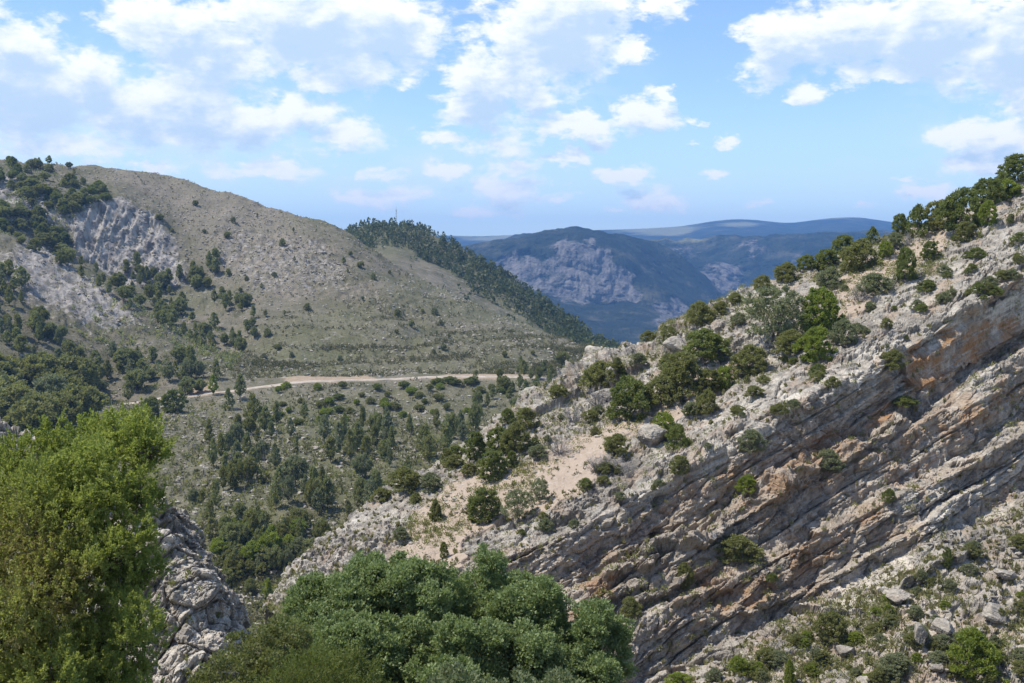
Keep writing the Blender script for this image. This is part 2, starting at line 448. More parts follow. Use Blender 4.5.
# air
hm, T = newmat('air')
pv = T.n('ShaderNodeVolumePrincipled', {'Color': (0.23, 0.50, 1.0, 1), 'Density': 0.000105, 'Anisotropy': 0.1})
ho = T.n('ShaderNodeOutputMaterial'); T.nt.links.new(pv.outputs[0], ho.inputs['Volume'])
hx0, hx1, hy0, hy1, hz0, hz1 = -6000, 9000, -60, 11000, -361, 420
hv = np.array([(x, y, z) for z in (hz0, hz1) for y in (hy0, hy1) for x in (hx0, hx1)], float)
hf = np.array([(0, 2, 3, 1), (4, 5, 7, 6), (0, 1, 5, 4), (2, 6, 7, 3), (0, 4, 6, 2), (1, 3, 7, 5)])
obj('haze', mesh('haze', hv, hf, mats=[hm]), kind='stuff')

# base ground reaching the horizon
gx = np.linspace(-5900, 8900, 40); gy = np.linspace(-50, 10900, 40)
G = np.stack(np.meshgrid(gx, gy), -1)
gp = np.concatenate([G, np.full(G.shape[:2] + (1,), -360.0)], -1)
zz = np.zeros(gp.shape[:2])
obj('ground', mesh('ground', gp, gridfaces(40, 40), {'dry': zz, 'rock': zz}, [M_far], smooth=True), kind='structure')

# ------------------------------------------------------------------ far country
def far_layer(name, contours, rows, nu, amp, masks, seed, scale, canyon=0.0):
    g = loft(contours, nu, rows, su=max(1, nu // 90), sv=2)
    px, py = project(g)
    hor = g.copy(); 
    d = fbm(g * scale, 7, seed, gain=.55)
    rv = fbm(g * np.array([scale * 1.2, scale * 1.2, scale * .25]), 5, seed + 9, ridged=True)
    att = {}
    jx, jy = px + 9 * vn(g * scale * 6, 3) + 4 * vn(g * scale * 20, 5), py + 5 * vn(g * scale * 6, 4) + 3 * vn(g * scale * 18, 6)
    for k, polys in masks.items():
        a = np.zeros(px.shape)
        for p in polys: a = np.maximum(a, inpoly(jx, jy, p[0]) * p[1])
        att[k] = soft(a, 5)
    fade = np.ones(g.shape[:2]); fade[:rows[0] + 2] = 0.15
    g[..., 2] += amp * d * fade
    g[..., 1] += amp * (canyon * (rv + .35 * fbm(g * np.array([scale * 6, scale * 6, scale * .8]), 4, seed + 15, ridged=True)) * (0.5 + att.get('rock', 0))) * fade
    obj(name, mesh(name, g, gridfaces(*g.shape[:2]), att, [M_far], smooth=True), kind='structure')
    return g

sk3 = [(300, 238), (380, 236), (440, 235), (480, 236), (530, 234), (560, 231), (600, 229), (640, 228), (680, 226), (705, 221), (735, 217.5), (760, 219), (785, 222.5), (800, 221), (830, 217.5), (850, 216.5), (870, 218), (890, 221), (940, 227), (1000, 231), (1300, 236)]
c3 = [[(x, y, 8200) for x, y in sk3]]
far_layer('far_plateau', [[(x, y + 8, 9800) for x, y in sk3], c3[0], [(x, y + 7, 7600) for x, y in sk3], [(x, y + 14 + (x > 640) * 4, 6600) for x, y in sk3], [(x, 300, 5600) for x, y in sk3]], [6, 20, 30, 40], 420, 10,
          {'dry': [([(590, 224), (700, 226), (690, 240), (640, 238), (590, 236)], .75), ([(700, 216), (790, 216), (760, 228), (700, 226)], .6), ([(440, 230), (540, 230), (540, 242), (440, 242)], .65), ([(800, 214), (880, 216), (870, 224), (800, 222)], .55)], 'rock': []}, 21, 0.0012)
far_layer('far_canyon_slope', [[(480, 250, 5200), (1300, 260, 5200)],
    [(480, 244, 4500), (560, 236, 4500), (600, 236, 4500), (640, 240, 4500), (680, 239, 4500), (720, 236, 4500), (770, 238, 4450), (820, 234, 4400), (870, 226, 4350), (900, 228, 4350), (1000, 236, 4350), (1300, 240, 4350)],
    [(480, 262, 4250), (600, 256, 4250), (680, 256, 4250), (740, 258, 4200), (800, 256, 4150), (900, 250, 4100), (1300, 260, 4100)],
    [(480, 300, 4000), (600, 290, 3950), (680, 288, 3950), (740, 286, 3950), (800, 282, 3900), (900, 278, 3900), (1300, 290, 3900)],
    [(480, 335, 3800), (600, 330, 3750), (650, 335, 3700), (720, 322, 3750), (800, 310, 3750), (900, 310, 3700), (1300, 320, 3700)],
    [(480, 370, 3000), (700, 370, 3000), (900, 360, 3000), (1300, 360, 3000)]], [6, 60, 90, 90, 40], 640, 38,
    {'rock': [([(640, 335), (655, 318), (690, 296), (700, 264), (735, 258), (756, 290), (735, 312), (700, 322), (670, 340)], .66), ([(740, 243), (768, 243), (768, 258), (742, 262)], .6), ([(600, 243), (720, 247), (700, 256), (612, 252)], .5), ([(600, 258), (660, 262), (690, 280), (670, 312), (640, 320), (600, 300)], .42), ([(760, 262), (860, 240), (870, 262), (780, 300)], .36)],
     'dry': [([(620, 236), (730, 238), (720, 246), (620, 246)], .5)]}, 31, 0.0042, 1.2)
far_layer('far_massif', [[(300, 262, 4300), (560, 246, 4300), (760, 350, 3900)],
    [(300, 255, 3600), (380, 250, 3600), (440, 246, 3600), (480, 244, 3600), (520, 239, 3600), (540, 232, 3600), (570, 227, 3620), (600, 230, 3640), (630, 236, 3680), (660, 246, 3720), (690, 262, 3740), (720, 285, 3740), (745, 310, 3700), (760, 330, 3650)],
    [(300, 268, 3450), (440, 258, 3430), (500, 256, 3420), (545, 250, 3400), (575, 246, 3400), (605, 252, 3400), (630, 262, 3400), (660, 272, 3460), (690, 286, 3500), (720, 305, 3500), (760, 345, 3480)],
    [(300, 300, 3250), (440, 290, 3250), (500, 284, 3260), (545, 290, 3270), (575, 300, 3270), (605, 306, 3270), (632, 302, 3270), (660, 306, 3270), (690, 318, 3270), (720, 334, 3250), (760, 370, 3200)],
    [(300, 350, 2700), (440, 345, 2700), (545, 340, 2700), (620, 340, 2700), (680, 350, 2700), (760, 395, 2700)],
    [(300, 420, 2300), (760, 420, 2300)]], [6, 70, 110, 70, 30], 640, 24,
    {'rock': [([(490, 262), (520, 252), (545, 256), (560, 240), (600, 246), (628, 270), (644, 296), (625, 306), (580, 303), (550, 292), (520, 286), (495, 274)], .68), ([(440, 246), (520, 246), (520, 256), (440, 256)], .3), ([(652, 328), (655, 300), (682, 294), (694, 316), (680, 330)], .62), ([(704, 292), (714, 264), (745, 266), (756, 300)], .6), ([(640, 250), (680, 262), (690, 280), (660, 280)], .42)], 'dry': [([(545, 224), (600, 226), (600, 231), (545, 231)], .6)]}, 41, 0.004, 1.5)

# ------------------------------------------------------------------ wooded hill with the mast
gwood = loft([(1, (20, 260, -70)),
    ] if False else [
    [(230, 260, 1300), (396, 240, 1300), (620, 380, 1100), (900, 460, 900)],
    [(230, 240, 1010), (300, 238, 1010), (335, 236, 1005), (350, 229, 1000), (370, 223, 1000), (396, 221.5, 1000), (415, 224, 990), (440, 236, 970), (470, 252, 945), (500, 270, 915), (530, 290, 885), (560, 312, 855), (590, 332, 825), (620, 349, 795), (660, 368, 770), (900, 440, 700)],
    [(230, 270, 900), (350, 254, 880), (396, 258, 870), (440, 278, 850), (500, 308, 815), (560, 334, 780), (620, 358, 745), (660, 378, 720), (900, 450, 660)],
    [(230, 320, 760), (350, 300, 740), (400, 300, 730), (450, 316, 715), (520, 342, 690), (600, 366, 660), (660, 388, 640), (900, 460, 600)],
    [(230, 420, 640), (520, 400, 600), (900, 480, 560)]], 420, [8, 70, 70, 20], su=4, sv=4)
gxp, gyp = project(gwood)
jx, jy = gxp + 8 * vn(gwood * .02, 2), gyp + 6 * vn(gwood * .02, 3)
wrock = soft(.36 * inpoly(jx, jy, [(395, 262), (430, 265), (470, 285), (520, 300), (535, 325), (500, 318), (450, 295), (400, 280)]), 4)
wgreen = 1.0 * ~inpoly(jx, jy, [(378, 245), (410, 252), (440, 270), (480, 296), (530, 318), (580, 345), (530, 345), (400, 300), (370, 270)])
gwood[..., 2] += 3.0 * fbm(gwood * .02, 5, 61) + wrock * 5 * fbm(gwood * .05, 4, 62, ridged=True)
zz = np.zeros(gwood.shape[:2])
obj('wooded_hill', mesh('wooded_hill', gwood, gridfaces(*gwood.shape[:2]), {'rock': wrock, 'green': wgreen, 'dry': zz, 'bank': zz}, [M_hill], smooth=True), kind='structure')
S_wood = Surf(gwood)

# ------------------------------------------------------------------ the left hillside and the valley
ROAD = [(-260, 425, 330), (0, 414, 350), (60, 411, 366), (105, 406, 380), (137, 401, 386), (165, 396.5, 390), (190, 395, 393), (225, 391, 396), (260, 386, 400), (299, 381, 404), (345, 379.5, 407), (388, 378.5, 409), (427, 376, 411), (480, 375.6, 412), (530, 376, 410), (600, 384, 405), (820, 462, 390)]
def shift(c, dpy, dY): return [(a, b + dpy, y + dY) for a, b, y in c]
rd_lo = []
for a, b, y in ROAD:
    z = W(a, b, y)[2]; y2 = y - 7.0
    # lower kerb of the track at the same height
    py2 = 341.5 + F * math.tan(math.atan2(-z, y2) - PITCH); rd_lo.append((a, py2 + 0.4, y2))
HC = [
    [(-260, 190, 900), (0, 200, 900), (200, 215, 900), (350, 270, 800), (450, 330, 720), (820, 470, 520)],
    [(-260, 140, 640), (-100, 150, 650), (0, 160, 660), (40, 163, 670), (100, 168, 690), (150, 171.5, 700), (180, 177, 700), (215, 190, 695), (250, 198, 690), (280, 205.5, 685), (300, 212.5, 680), (330, 222, 675), (350, 231, 665), (400, 266, 640), (450, 289, 610), (520, 320, 570), (600, 347, 520), (640, 362, 500), (820, 425, 450)],
    [(-260, 190, 600), (0, 186, 600), (70, 200, 600), (120, 200, 615), (180, 222, 625), (250, 236, 622), (350, 262, 602), (450, 310, 560), (520, 335, 520), (600, 357, 480), (820, 432, 430)],
    [(-260, 260, 560), (0, 236, 560), (60, 262, 572), (110, 275, 580), (170, 286, 580), (250, 290, 560), (350, 305, 540), (450, 335, 510), (520, 350, 480), (600, 366, 460), (820, 442, 420)],
    [(-260, 215, 520), (0, 241, 530), (70, 279, 530), (150, 324, 505), (230, 360, 470), (300, 342, 480), (400, 347, 470), (520, 363, 450), (600, 373, 440), (820, 450, 410)],
    [(-260, 160, 480), (-100, 190, 480), (0, 230, 480), (70, 270, 475), (150, 316, 460), (200, 348, 445), (240, 367, 430), (300, 363, 440), (400, 363, 440), (520, 370, 430), (600, 379, 425), (820, 456, 400)],
    shift([(a, b - (9 if 150 < a < 300 else 3), y + 6) for a, b, y in ROAD], 0, 0),
    ROAD, rd_lo,
    [(-260, 480, 290), (0, 440, 310), (100, 425, 342), (200, 424, 348), (300, 420, 350), (400, 416, 352), (530, 408, 356), (600, 418, 356), (820, 480, 356)],
    [(-260, 560, 230), (0, 500, 245), (100, 480, 280), (200, 476, 285), (300, 470, 287), (400, 466, 288), (520, 458, 290), (820, 530, 285)],
    [(-260, 640, 190), (0, 580, 205), (100, 545, 230), (200, 540, 240), (300, 536, 240), (400, 536, 238), (520, 540, 236), (820, 620, 235)],
    [(-260, 760, 150), (0, 700, 165), (100, 650, 190), (200, 630, 205), (300, 625, 208), (400, 640, 205), (520, 660, 200), (820, 740, 195)],
    [(-260, 1100, 100), (0, 1000, 115), (200, 900, 135), (400, 880, 140), (820, 950, 140)],
]
gh = loft(HC, 1080, [8, 70, 90, 40, 40, 70, 10, 10, 40, 70, 70, 70, 20], su=5, sv=3)
hx, hy = project(gh)
rowid = np.zeros(gh.shape[:2]); 
hp = np.stack([gh[..., 0], gh[..., 1], gh[..., 2] * 1.0], -1)
jx = hx + 10 * vn(hp * .03, 1) + 5 * vn(hp * .12, 2); jy = hy + 7 * vn(hp * .03, 3) + 4 * vn(hp * .12, 4)
cliff = inpoly(jx, jy, [(72, 222), (90, 205), (118, 198), (140, 205), (160, 222), (176, 240), (188, 275), (176, 292), (150, 284), (110, 274), (76, 262)])
rock = .8 * cliff
for poly, a in (([(-40, 165), (20, 170), (60, 205), (75, 235), (30, 225), (0, 215), (-60, 220)], .62), ([(225, 225), (330, 240), (350, 290), (250, 300), (215, 265)], .46), ([(330, 260), (430, 300), (420, 320), (330, 300)], .36),
                ([(-40, 235), (40, 250), (120, 300), (150, 330), (70, 330), (0, 290)], .6), ([(170, 230), (235, 300), (240, 330), (190, 300)], .42), ([(300, 330), (540, 340), (560, 372), (300, 372)], .12)):
    rock = np.maximum(rock, a * inpoly(jx, jy, poly))
dry = np.maximum(.75 * inpoly(jx, jy, [(105, 168), (215, 190), (300, 215), (330, 260), (300, 300), (230, 280), (180, 225), (120, 190)]), .3 * inpoly(jx, jy, [(170, 410), (300, 420), (290, 480), (170, 490)]))
green = np.maximum.reduce([.75 * inpoly(jx, jy, [(330, 300), (600, 350), (640, 380), (530, 374), (250, 376), (230, 340)]), .7 * inpoly(jx, jy, [(250, 392), (540, 380), (600, 400), (500, 450), (250, 430)]), .75 * inpoly(jx, jy, [(-100, 380), (110, 405), (250, 420), (480, 420), (440, 520), (330, 560), (300, 640), (-100, 640)])])
bank = .0 + .85 * inpoly(hx + 6 * vn(hp * .1, 7), hy + 1.2 * vn(hp * .2, 8), [(185, 388), (262, 374), (300, 374), (420, 374), (530, 373), (530, 377), (300, 383), (262, 389), (190, 397)]) * (vn(hp * .05, 9) > -.25)
flat = np.zeros(gh.shape[0]); r0 = 8 + 70 + 90 + 40 + 40 + 70
flat[r0:r0 + 24] = 1; flat = smooth1(flat, 5, 0)[:, None]
rock = soft(np.maximum(rock, .62 * cliff), 7); cliff = soft(cliff.astype(float), 6); dry = soft(dry, 14); green = soft(green, 14); bank = soft(bank, 1)
rg = fbm(hp * np.array([.06, .06, .02]), 5, 71, ridged=True)
def n3h(q): return np.stack([q[..., 0] * 1.0, q[..., 1] * .35, q[..., 2] * .1], -1)
amp = (1 - flat)
gh[..., 2] += amp * (3.0 * fbm(hp * .016, 5, 72) - 1.6 * fbm(n3h(hp) * .035, 4, 74, ridged=True) + .5 * fbm(hp * .12, 4, 73) + rock * (1 - cliff) * 4.2 * (rg - .1) + .85 * np.sin(hp[..., 2] / 3.2 * 6.283 + 2 * vn(hp * .02, 5)) * inpoly(hx, hy, [(230, 315), (600, 340), (620, 380), (240, 385)]))
def n3c(q): return np.stack([q[..., 0] * .11, q[..., 1] * .03, q[..., 2] * .012], -1)
gh[..., 1] -= cliff * (5.5 * fbm(n3c(hp), 3, 77, ridged=True) + 2.2 * fbm(n3c(hp) * 3.1, 3, 78, ridged=True) + .8 * fbm(hp * .3, 3, 76))
gh[..., 2] += (rock > .25) * (1 - cliff) * amp * 1.1 * fbm(hp * .35, 4, 79)
obj('hillside', mesh('hillside', gh, gridfaces(*gh.shape[:2]), {'rock': rock, 'dry': dry, 'green': green, 'bank': bank}, [M_hill], smooth=True), kind='structure')
S_hill = Surf(gh)
HG, HD = green.copy(), dry.copy()
TERR = (np.sin(hp[..., 2] / 3.2 * 6.283 + 2 * vn(hp * .02, 5)) > .7) * inpoly(hx, hy, [(230, 300), (600, 340), (620, 380), (240, 385)])
# dirt road: a ribbon draped just above the bench cut for it
i0 = 5 * 0 + r0 + 10
M_road = plain('dirt', (0.30, 0.25, 0.19), (0.46, 0.40, 0.33), .35)
rr = gh[r0 + 12:r0 + 19:1, :, :].copy(); rr[..., 2] += 0.35
cols = (project(rr[0])[0] > 60) & (project(rr[0])[0] < 640)
rr = rr[:, cols]
rr[..., 2] -= np.array([.5, .1, .02, .08, .02, .1, .5])[:, None]
rr[[0, -1], :, 1] += 1.2 * vn(rr[0] * .15, 7)[None]
obj('dirt_road', mesh('dirt_road', rr, gridfaces(*rr.shape[:2]), mats=[M_road], smooth=True), kind='structure')

# slope below the viewpoint
nx = np.linspace(-130, 110, 160); ny = np.linspace(-45, 150, 140)
NG = np.stack(np.meshgrid(nx, ny), -1)
nz_ = np.where(NG[..., 1] < 3, -1.9, -1.9 - .56 * (NG[..., 1] - 3)); nz_ = np.maximum(nz_, -86 + 0 * nz_)
np3 = np.concatenate([NG, nz_[..., None]], -1)
np3[..., 2] += 1.0 * fbm(np3 * .12, 5, 81) - .8
zz = np.zeros(np3.shape[:2])
obj('near_slope', mesh('near_slope', np3, gridfaces(*np3.shape[:2]), {'rock': zz + .45, 'green': zz + .5, 'dry': zz + .3, 'bank': zz}, [M_hill], smooth=True), kind='structure')
def near_z(x, y): return (-1.9 if y < 3 else -1.9 - .56 * (y - 3)) - .8

# ------------------------------------------------------------------ the tilted limestone ridge
R1 = [(262, 612, 96), (278, 585, 98), (300, 553, 102), (345, 518, 108), (400, 478, 114), (440, 454, 118), (480, 427, 122), (520, 404, 126), (560, 385, 129), (600, 365, 132), (650, 337, 134), (700, 310, 136), (750, 287, 138), (800, 268, 140), (850, 248, 141), (900, 227, 142), (960, 204, 143), (1024, 178, 144), (1100, 142, 146), (1260, 66, 150)]
RC = [
    'b2', 'b1', R1,
    [(272, 622, 90), (300, 590, 94), (345, 560, 98), (400, 530, 101), (440, 505, 104), (480, 485, 107), (520, 460, 110), (560, 440, 113), (600, 420, 116), (650, 385, 119), (700, 355, 122), (750, 330, 124), (800, 308, 126), (850, 283, 129), (900, 258, 132), (960, 228, 135), (1024, 198, 138), (1100, 160, 141), (1260, 82, 146)],
    [(285, 632, 86), (330, 600, 89), (380, 575, 92), (440, 552, 95), (500, 525, 98), (560, 490, 101), (600, 465, 104), (650, 440, 107), (700, 418, 110), (750, 385, 113), (800, 352, 116), (850, 322, 119), (900, 290, 122), (960, 257, 125), (1024, 224, 128), (1100, 182, 132), (1260, 102, 138)],
    [(300, 645, 83), (350, 625, 85), (410, 600, 87), (470, 568, 89), (530, 545, 91), (580, 525, 93), (620, 508, 95), (660, 485, 97), (700, 462, 99), (750, 432, 101), (800, 408, 103), (850, 378, 106), (900, 352, 109), (960, 315, 112), (1024, 278, 115), (1100, 235, 119), (1260, 140, 126)],
    [(310, 670, 83), (400, 645, 86), (470, 620, 88), (530, 600, 90), (590, 580, 92), (640, 558, 94), (690, 533, 96.5), (740, 495, 99), (790, 462, 101.5), (850, 432, 104.8), (900, 405, 109), (960, 375, 113), (1024, 335, 116), (1100, 290, 120), (1260, 190, 127)],
    [(310, 680, 80), (400, 655, 83), (470, 632, 85), (530, 612, 87), (590, 592, 89), (640, 568, 91), (690, 543, 93), (740, 507, 95.5), (790, 478, 98), (850, 448, 100.5), (900, 422, 103), (960, 392, 107), (1024, 354, 110), (1100, 308, 114), (1260, 205, 121)],
    [(310, 720, 80), (480, 680, 83), (560, 650, 85), (640, 614, 88.5), (700, 583, 91), (760, 551, 93.5), (830, 514, 97), (900, 482, 100), (960, 454, 103), (1024, 419, 107), (1100, 374, 111), (1260, 274, 118)],
    [(310, 735, 77.5), (480, 692, 80.5), (560, 662, 82.5), (640, 626, 86), (700, 595, 88.5), (760, 564, 91), (830, 528, 94), (900, 496, 97), (960, 468, 100), (1024, 434, 103.5), (1100, 390, 108), (1260, 291, 115)],
    [(310, 790, 77), (480, 750, 79), (560, 715, 81), (640, 682, 84), (700, 650, 86.5), (760, 620, 89), (830, 589, 92), (900, 554, 94.5), (960, 524, 97.5), (1024, 489, 101), (1100, 449, 105), (1260, 354, 112)],
    [(310, 900, 60), (480, 850, 66), (560, 790, 70), (640, 731, 75), (700, 689, 78.5), (760, 658, 81.5), (830, 631, 84.5), (900, 599, 87.5), (960, 571, 90.5), (1024, 536, 94), (1100, 496, 98), (1260, 406, 105)],
    [(310, 1100, 45), (480, 1000, 52), (640, 867, 60), (760, 777, 67), (830, 742, 70), (900, 712, 73), (960, 682, 76.5), (1024, 642, 81), (1100, 602, 85), (1260, 512, 93)],
    [(310, 1400, 38), (600, 1150, 45), (830, 900, 56), (1024, 780, 66), (1260, 640, 78)],
    [(310, 2200, 30), (830, 1500, 42), (1260, 900, 62)],
]
def ridge_grid(nu, rows):
    t = np.linspace(0, 1, nu); L = {}
    for k, c in enumerate(RC):
        if isinstance(c, str): continue
        c = np.array(c, float); s = (c[:, 0] - c[0, 0]) / (c[-1, 0] - c[0, 0])
        q = [smooth1(smooth1(np.interp(t, s, c[:, j]), 12, 0), 12, 0) for j in range(3)]
        L[k] = W(*q)
    L[1] = L[2] + np.array([-6, 22, -14]); L[0] = L[2] + np.array([-25, 75, -70])
    out = []
    for k in range(len(RC) - 1):
        for j in range(rows[k]):
            w = j / rows[k]; out.append(L[k] * (1 - w) + L[k + 1] * w)
    out.append(L[len(RC) - 1])
    return np.stack(out)
rrows = [6, 14, 60, 56, 84, 74, 30, 70, 24, 84, 90, 120, 50, 10]
gr = ridge_grid(1150, rrows)
cum = np.cumsum([0] + rrows)
rowv = np.zeros(gr.shape[0])
for k in range(len(rrows)): rowv[cum[k]:cum[k + 1]] = k + np.arange(rrows[k]) / rrows[k]
rowv[-1] = len(rrows); rv = np.repeat(rowv[:, None], gr.shape[1], 1)
bx, by = project(gr)
P0 = gr.copy()
ac = P0 @ A_DIR; sc_ = P0 @ N_BED; cc = P0 @ C_DIR
def n3(a, b, c): return np.stack([a, b, c], -1)
s1 = sc_ + .8 * fbm(P0 * .03, 3, 91) + .26 * fbm(P0 * .13, 3, 93) + .08 * fbm(P0 * .5, 3, 92)
# how strongly the beds show: slope above, cliff, scree
bedw = np.interp(rv, [0, 1, 2, 2.3, 3, 3.4, 4.9, 5.1, 9.9, 10.3, 11, 12, 14], [.3, .5, .65, .5, .35, .6, .8, 1, 1, .95, .75, .45, .3])
jx = bx + 12 * vn(P0 * .25, 1) + 6 * vn(P0 * .8, 2) + 3 * vn(P0 * 2.2, 21); jy = by + 8 * vn(P0 * .25, 3) + 4 * vn(P0 * .8, 4) + 2 * vn(P0 * 2.2, 22)
sand = np.zeros(bx.shape)
for poly in ([(395, 560), (425, 505), (455, 478), (500, 466), (545, 455), (580, 440), (640, 428), (700, 392), (715, 398), (650, 430), (610, 448), (590, 478), (545, 512), (510, 520), (470, 545), (440, 590), (390, 600)],
             [(838, 310), (846, 275), (880, 255), (930, 236), (948, 240), (905, 270), (868, 292), (850, 318)], [(690, 385), (745, 350), (755, 356), (715, 390)], [(955, 226), (1000, 200), (1010, 206), (970, 232)], [(640, 420), (690, 380), (700, 385), (650, 425)], [(560, 450), (620, 420), (640, 430), (570, 465)]):
    sand = np.maximum(sand, .95 * inpoly(jx, jy, poly))
sand = np.maximum(sand, np.interp(rv, [2, 2.4, 3.2, 3.9, 4.2, 10.2, 10.8, 11.5, 12, 14], [.1, .32, .32, .12, 0, 0, .3, .5, .52, .52]) * (vn(P0 * .22, 33) > -.3))
green = np.interp(rv, [0, 2, 2.3, 3.8, 4.3, 10, 10.5, 11.5, 14], [.42, .42, .40, .32, .08, .06, .24, .42, .6])
ochre = np.zeros(bx.shape)
for poly in ([(895, 388), (912, 352), (960, 326), (1040, 296), (1040, 330), (985, 345), (940, 372), (912, 396)], [(850, 425), (880, 398), (905, 398), (890, 420), (855, 440)], [(812, 455), (830, 430), (862, 440), (826, 468)],
             [(880, 455), (940, 415), (985, 405), (960, 430), (890, 470)], [(700, 600), (760, 570), (830, 535), (900, 505), (890, 520), (820, 560), (740, 610), (700, 620)], [(960, 410), (1030, 380), (1030, 395), (970, 425)], [(740, 500), (790, 468), (830, 470), (760, 520)]):
    ochre = np.maximum(ochre, .95 * inpoly(jx, jy, poly))
pink = np.zeros(bx.shape)
for poly in ([(640, 520), (680, 480), (730, 460), (735, 490), (690, 530), (640, 545)], [(730, 500), (860, 440), (980, 400), (1010, 420), (880, 480), (760, 530)], [(700, 600), (860, 520), (900, 520), (760, 600), (690, 640)], [(420, 585), (520, 540), (560, 545), (440, 600)], [(930, 480), (1030, 430), (1030, 450), (940, 500)]):
    pink = np.maximum(pink, .8 * inpoly(jx, jy, poly))
bed = np.zeros(bx.shape)
pink = np.maximum(pink, .55 * np.interp(rv, [4.95, 5.15, 9.6, 10.2], [0, 1, 1, .2]) * sstep(-.3, .3, fbm(P0 * .07, 4, 88)))
ochre = np.maximum(ochre, .8 * np.interp(rv, [5, 5.2, 9.6, 10.2], [0, 1, 1, 0]) * sstep(.3, .55, fbm(n3(ac * .05, sc_ * .35, cc * .1), 5, 89)))
disp = np.zeros(bx.shape)
for (T_, A_, N_, sd, along) in ((4.4, 1.8, 1.1, 1, .04), (1.5, .85, .5, 2, .045), (.6, .21, .13, 3, .07), (.24, .07, .05, 4, .25)):
    q = s1 / T_ + .35 * vn(n3(s1 / T_ * .6, ac * .02, cc * 0), sd + 50)
    k = np.floor(q); fr = q - k
    jo = _h(k, k * 0, k * 0, sd + 40)
    seg = np.floor((ac + .5 * vn(P0 * .7, sd + 45)) / (T_ * 3.0) + jo * 9 + .3 * vn(n3(ac * .1, k, cc * .1), sd))
    hk = .55 * vn(n3(ac * along, k * 7.31, cc * along * .4), sd + 60) + .42 * (_h(seg, k, k * 0 + sd, sd + 47) - .5)
    edge = sstep(0, .07, fr) * sstep(0, .05, 1 - fr)
    bed += (.6 * _h(k, k * 0 + sd, k * 0, 77) + .4 * _h(seg, k, k * 0 + sd, 78) - .5) * {1: .3, 2: .45, 3: .4, 4: .2}[sd]
    gap = sstep(-.25, .5, vn(n3(ac * (along * 2 + .06), k * 3.7, cc * .15), sd + 70) + .3 * vn(P0 * .5, sd + 71))
    disp += bedw * (A_ * (hk * .7 + .55 * (fr - .5) * (.4 + .6 * gap)) - .8 * N_ * (1 - edge) * gap)
# joints and broken blocks
f1, f2, cid = worley(n3(ac / 2.8, s1 / 1.2, cc / 2.0) + .12 * vn(P0 * .6, 5)[..., None], 5)
crack = 1 - sstep(.02, .14, f2 - f1)
disp += np.clip(bedw * 1.25, 0, 1) * ((cid - .5) * .5 - .22 * crack)
f1, f2, cid = worley(n3(ac / 1.0, s1 / .42, cc / .7) + .15 * vn(P0 * 1.7, 6)[..., None], 15)
sand = soft(sand, 4); green_ = green; ochre = soft(ochre, 4); pink = soft(pink, 6)
disp += (.2 + .35 * bedw) * ((cid - .5) * .32 - .09 * (1 - sstep(.02, .16, f2 - f1)))
f1, f2, cid = worley(n3(ac / .42, s1 / .2, cc / .34) + .2 * vn(P0 * 3, 8)[..., None], 18)
disp += (cid - .5) * .07
disp += 1.5 * np.interp(rv, [4.6, 5.1, 6, 10, 10.6], [0, 1, 1, .8, 0]) * fbm(n3(ac * .11, s1 * .05, cc * .08), 5, 99, gain=.55)
disp += .6 * bedw * fbm(P0 * .16, 4, 95) + .10 * fbm(P0 * 1.6, 4, 96)
disp *= 1 - .86 * sstep(.45, .8, sand)
disp += .25 * sand * fbm(P0 * .3, 3, 98)
# scattered outcrop slabs on the upper slope
oc = sstep(.05, .4, fbm(n3(ac * .09, s1 * .5, cc * .2), 4, 97)) * np.interp(rv, [2, 2.2, 4.8, 5.1, 10.2, 10.8, 13, 14], [.6, 1, 1, .4, 0, .8, .9, .5])
disp += oc * (1 - sand) * (.55 + .5 * (cid - .5))
# caves and hollows (photo places, world depth)
for (cx, cy, r1_, r2_, dp) in ((664, 530, 9, 6, 2.6), (690, 527, 10, 7, 2.0), (655, 502, 10, 6, .8), (940, 398, 34, 13, 2.6), (1000, 352, 40, 11, 2.2), (870, 437, 20, 8, 1.3), (975, 445, 22, 6, 1.2), (820, 470, 26, 6, 1.2), (720, 598, 30, 7, 1.0), (520, 590, 20, 14, .8)):
    ca, sa = math.cos(-.5), math.sin(-.5)
    ux = (jx - cx) * ca + (jy - cy) * sa; uy = -(jx - cx) * sa + (jy - cy) * ca
    disp -= dp * np.exp(-((ux / r1_) ** 2 + (uy / r2_) ** 2) ** 1.5)
# bold ledges seen in the photo
for (x0, y0, x1, y1, w, dp) in ((596, 588, 705, 533, 5, 1.5), (705, 533, 800, 478, 6, .9), (618, 612, 712, 560, 6, .9), (560, 628, 640, 585, 6, .8), (720, 617, 800, 583, 5, .8), (800, 583, 905, 545, 4, .5), (880, 360, 1024, 268, 7, .8), (770, 425, 880, 365, 7, .6), (760, 500, 900, 425, 8, .8), (905, 585, 990, 548, 5, .9), (560, 385, 640, 360, 9, 1.3), (520, 412, 612, 372, 7, 1.0), (660, 342, 730, 305, 7, .7)):
    dx, dy = x1 - x0, y1 - y0; ln = math.hypot(dx, dy)
    tt = ((jx - x0) * dx + (jy - y0) * dy) / ln ** 2; dist = np.abs((jx - x0) * dy - (jy - y0) * dx) / ln
    disp += dp * sstep(-.03, .05, tt) * sstep(-.03, .05, 1 - tt) * (1 - sstep(w * .6, w, dist))
nb_ = normals(smooth1(smooth1(gr, 14, 0), 14, 1))
OUT = np.array([.30, -.86, .42])
dirn = nb_ * .55 + OUT * np.interp(rv, [0, 3, 4.5, 10, 11, 14], [.1, .25, .6, .6, .3, .2])[..., None]
dirn /= np.linalg.norm(dirn, axis=-1, keepdims=True)
fade = np.ones(gr.shape[:2]); fade[:, :12] = np.linspace(.2, 1, 12); fade[:8] *= .3
gr = gr + dirn * (disp * fade)[..., None]
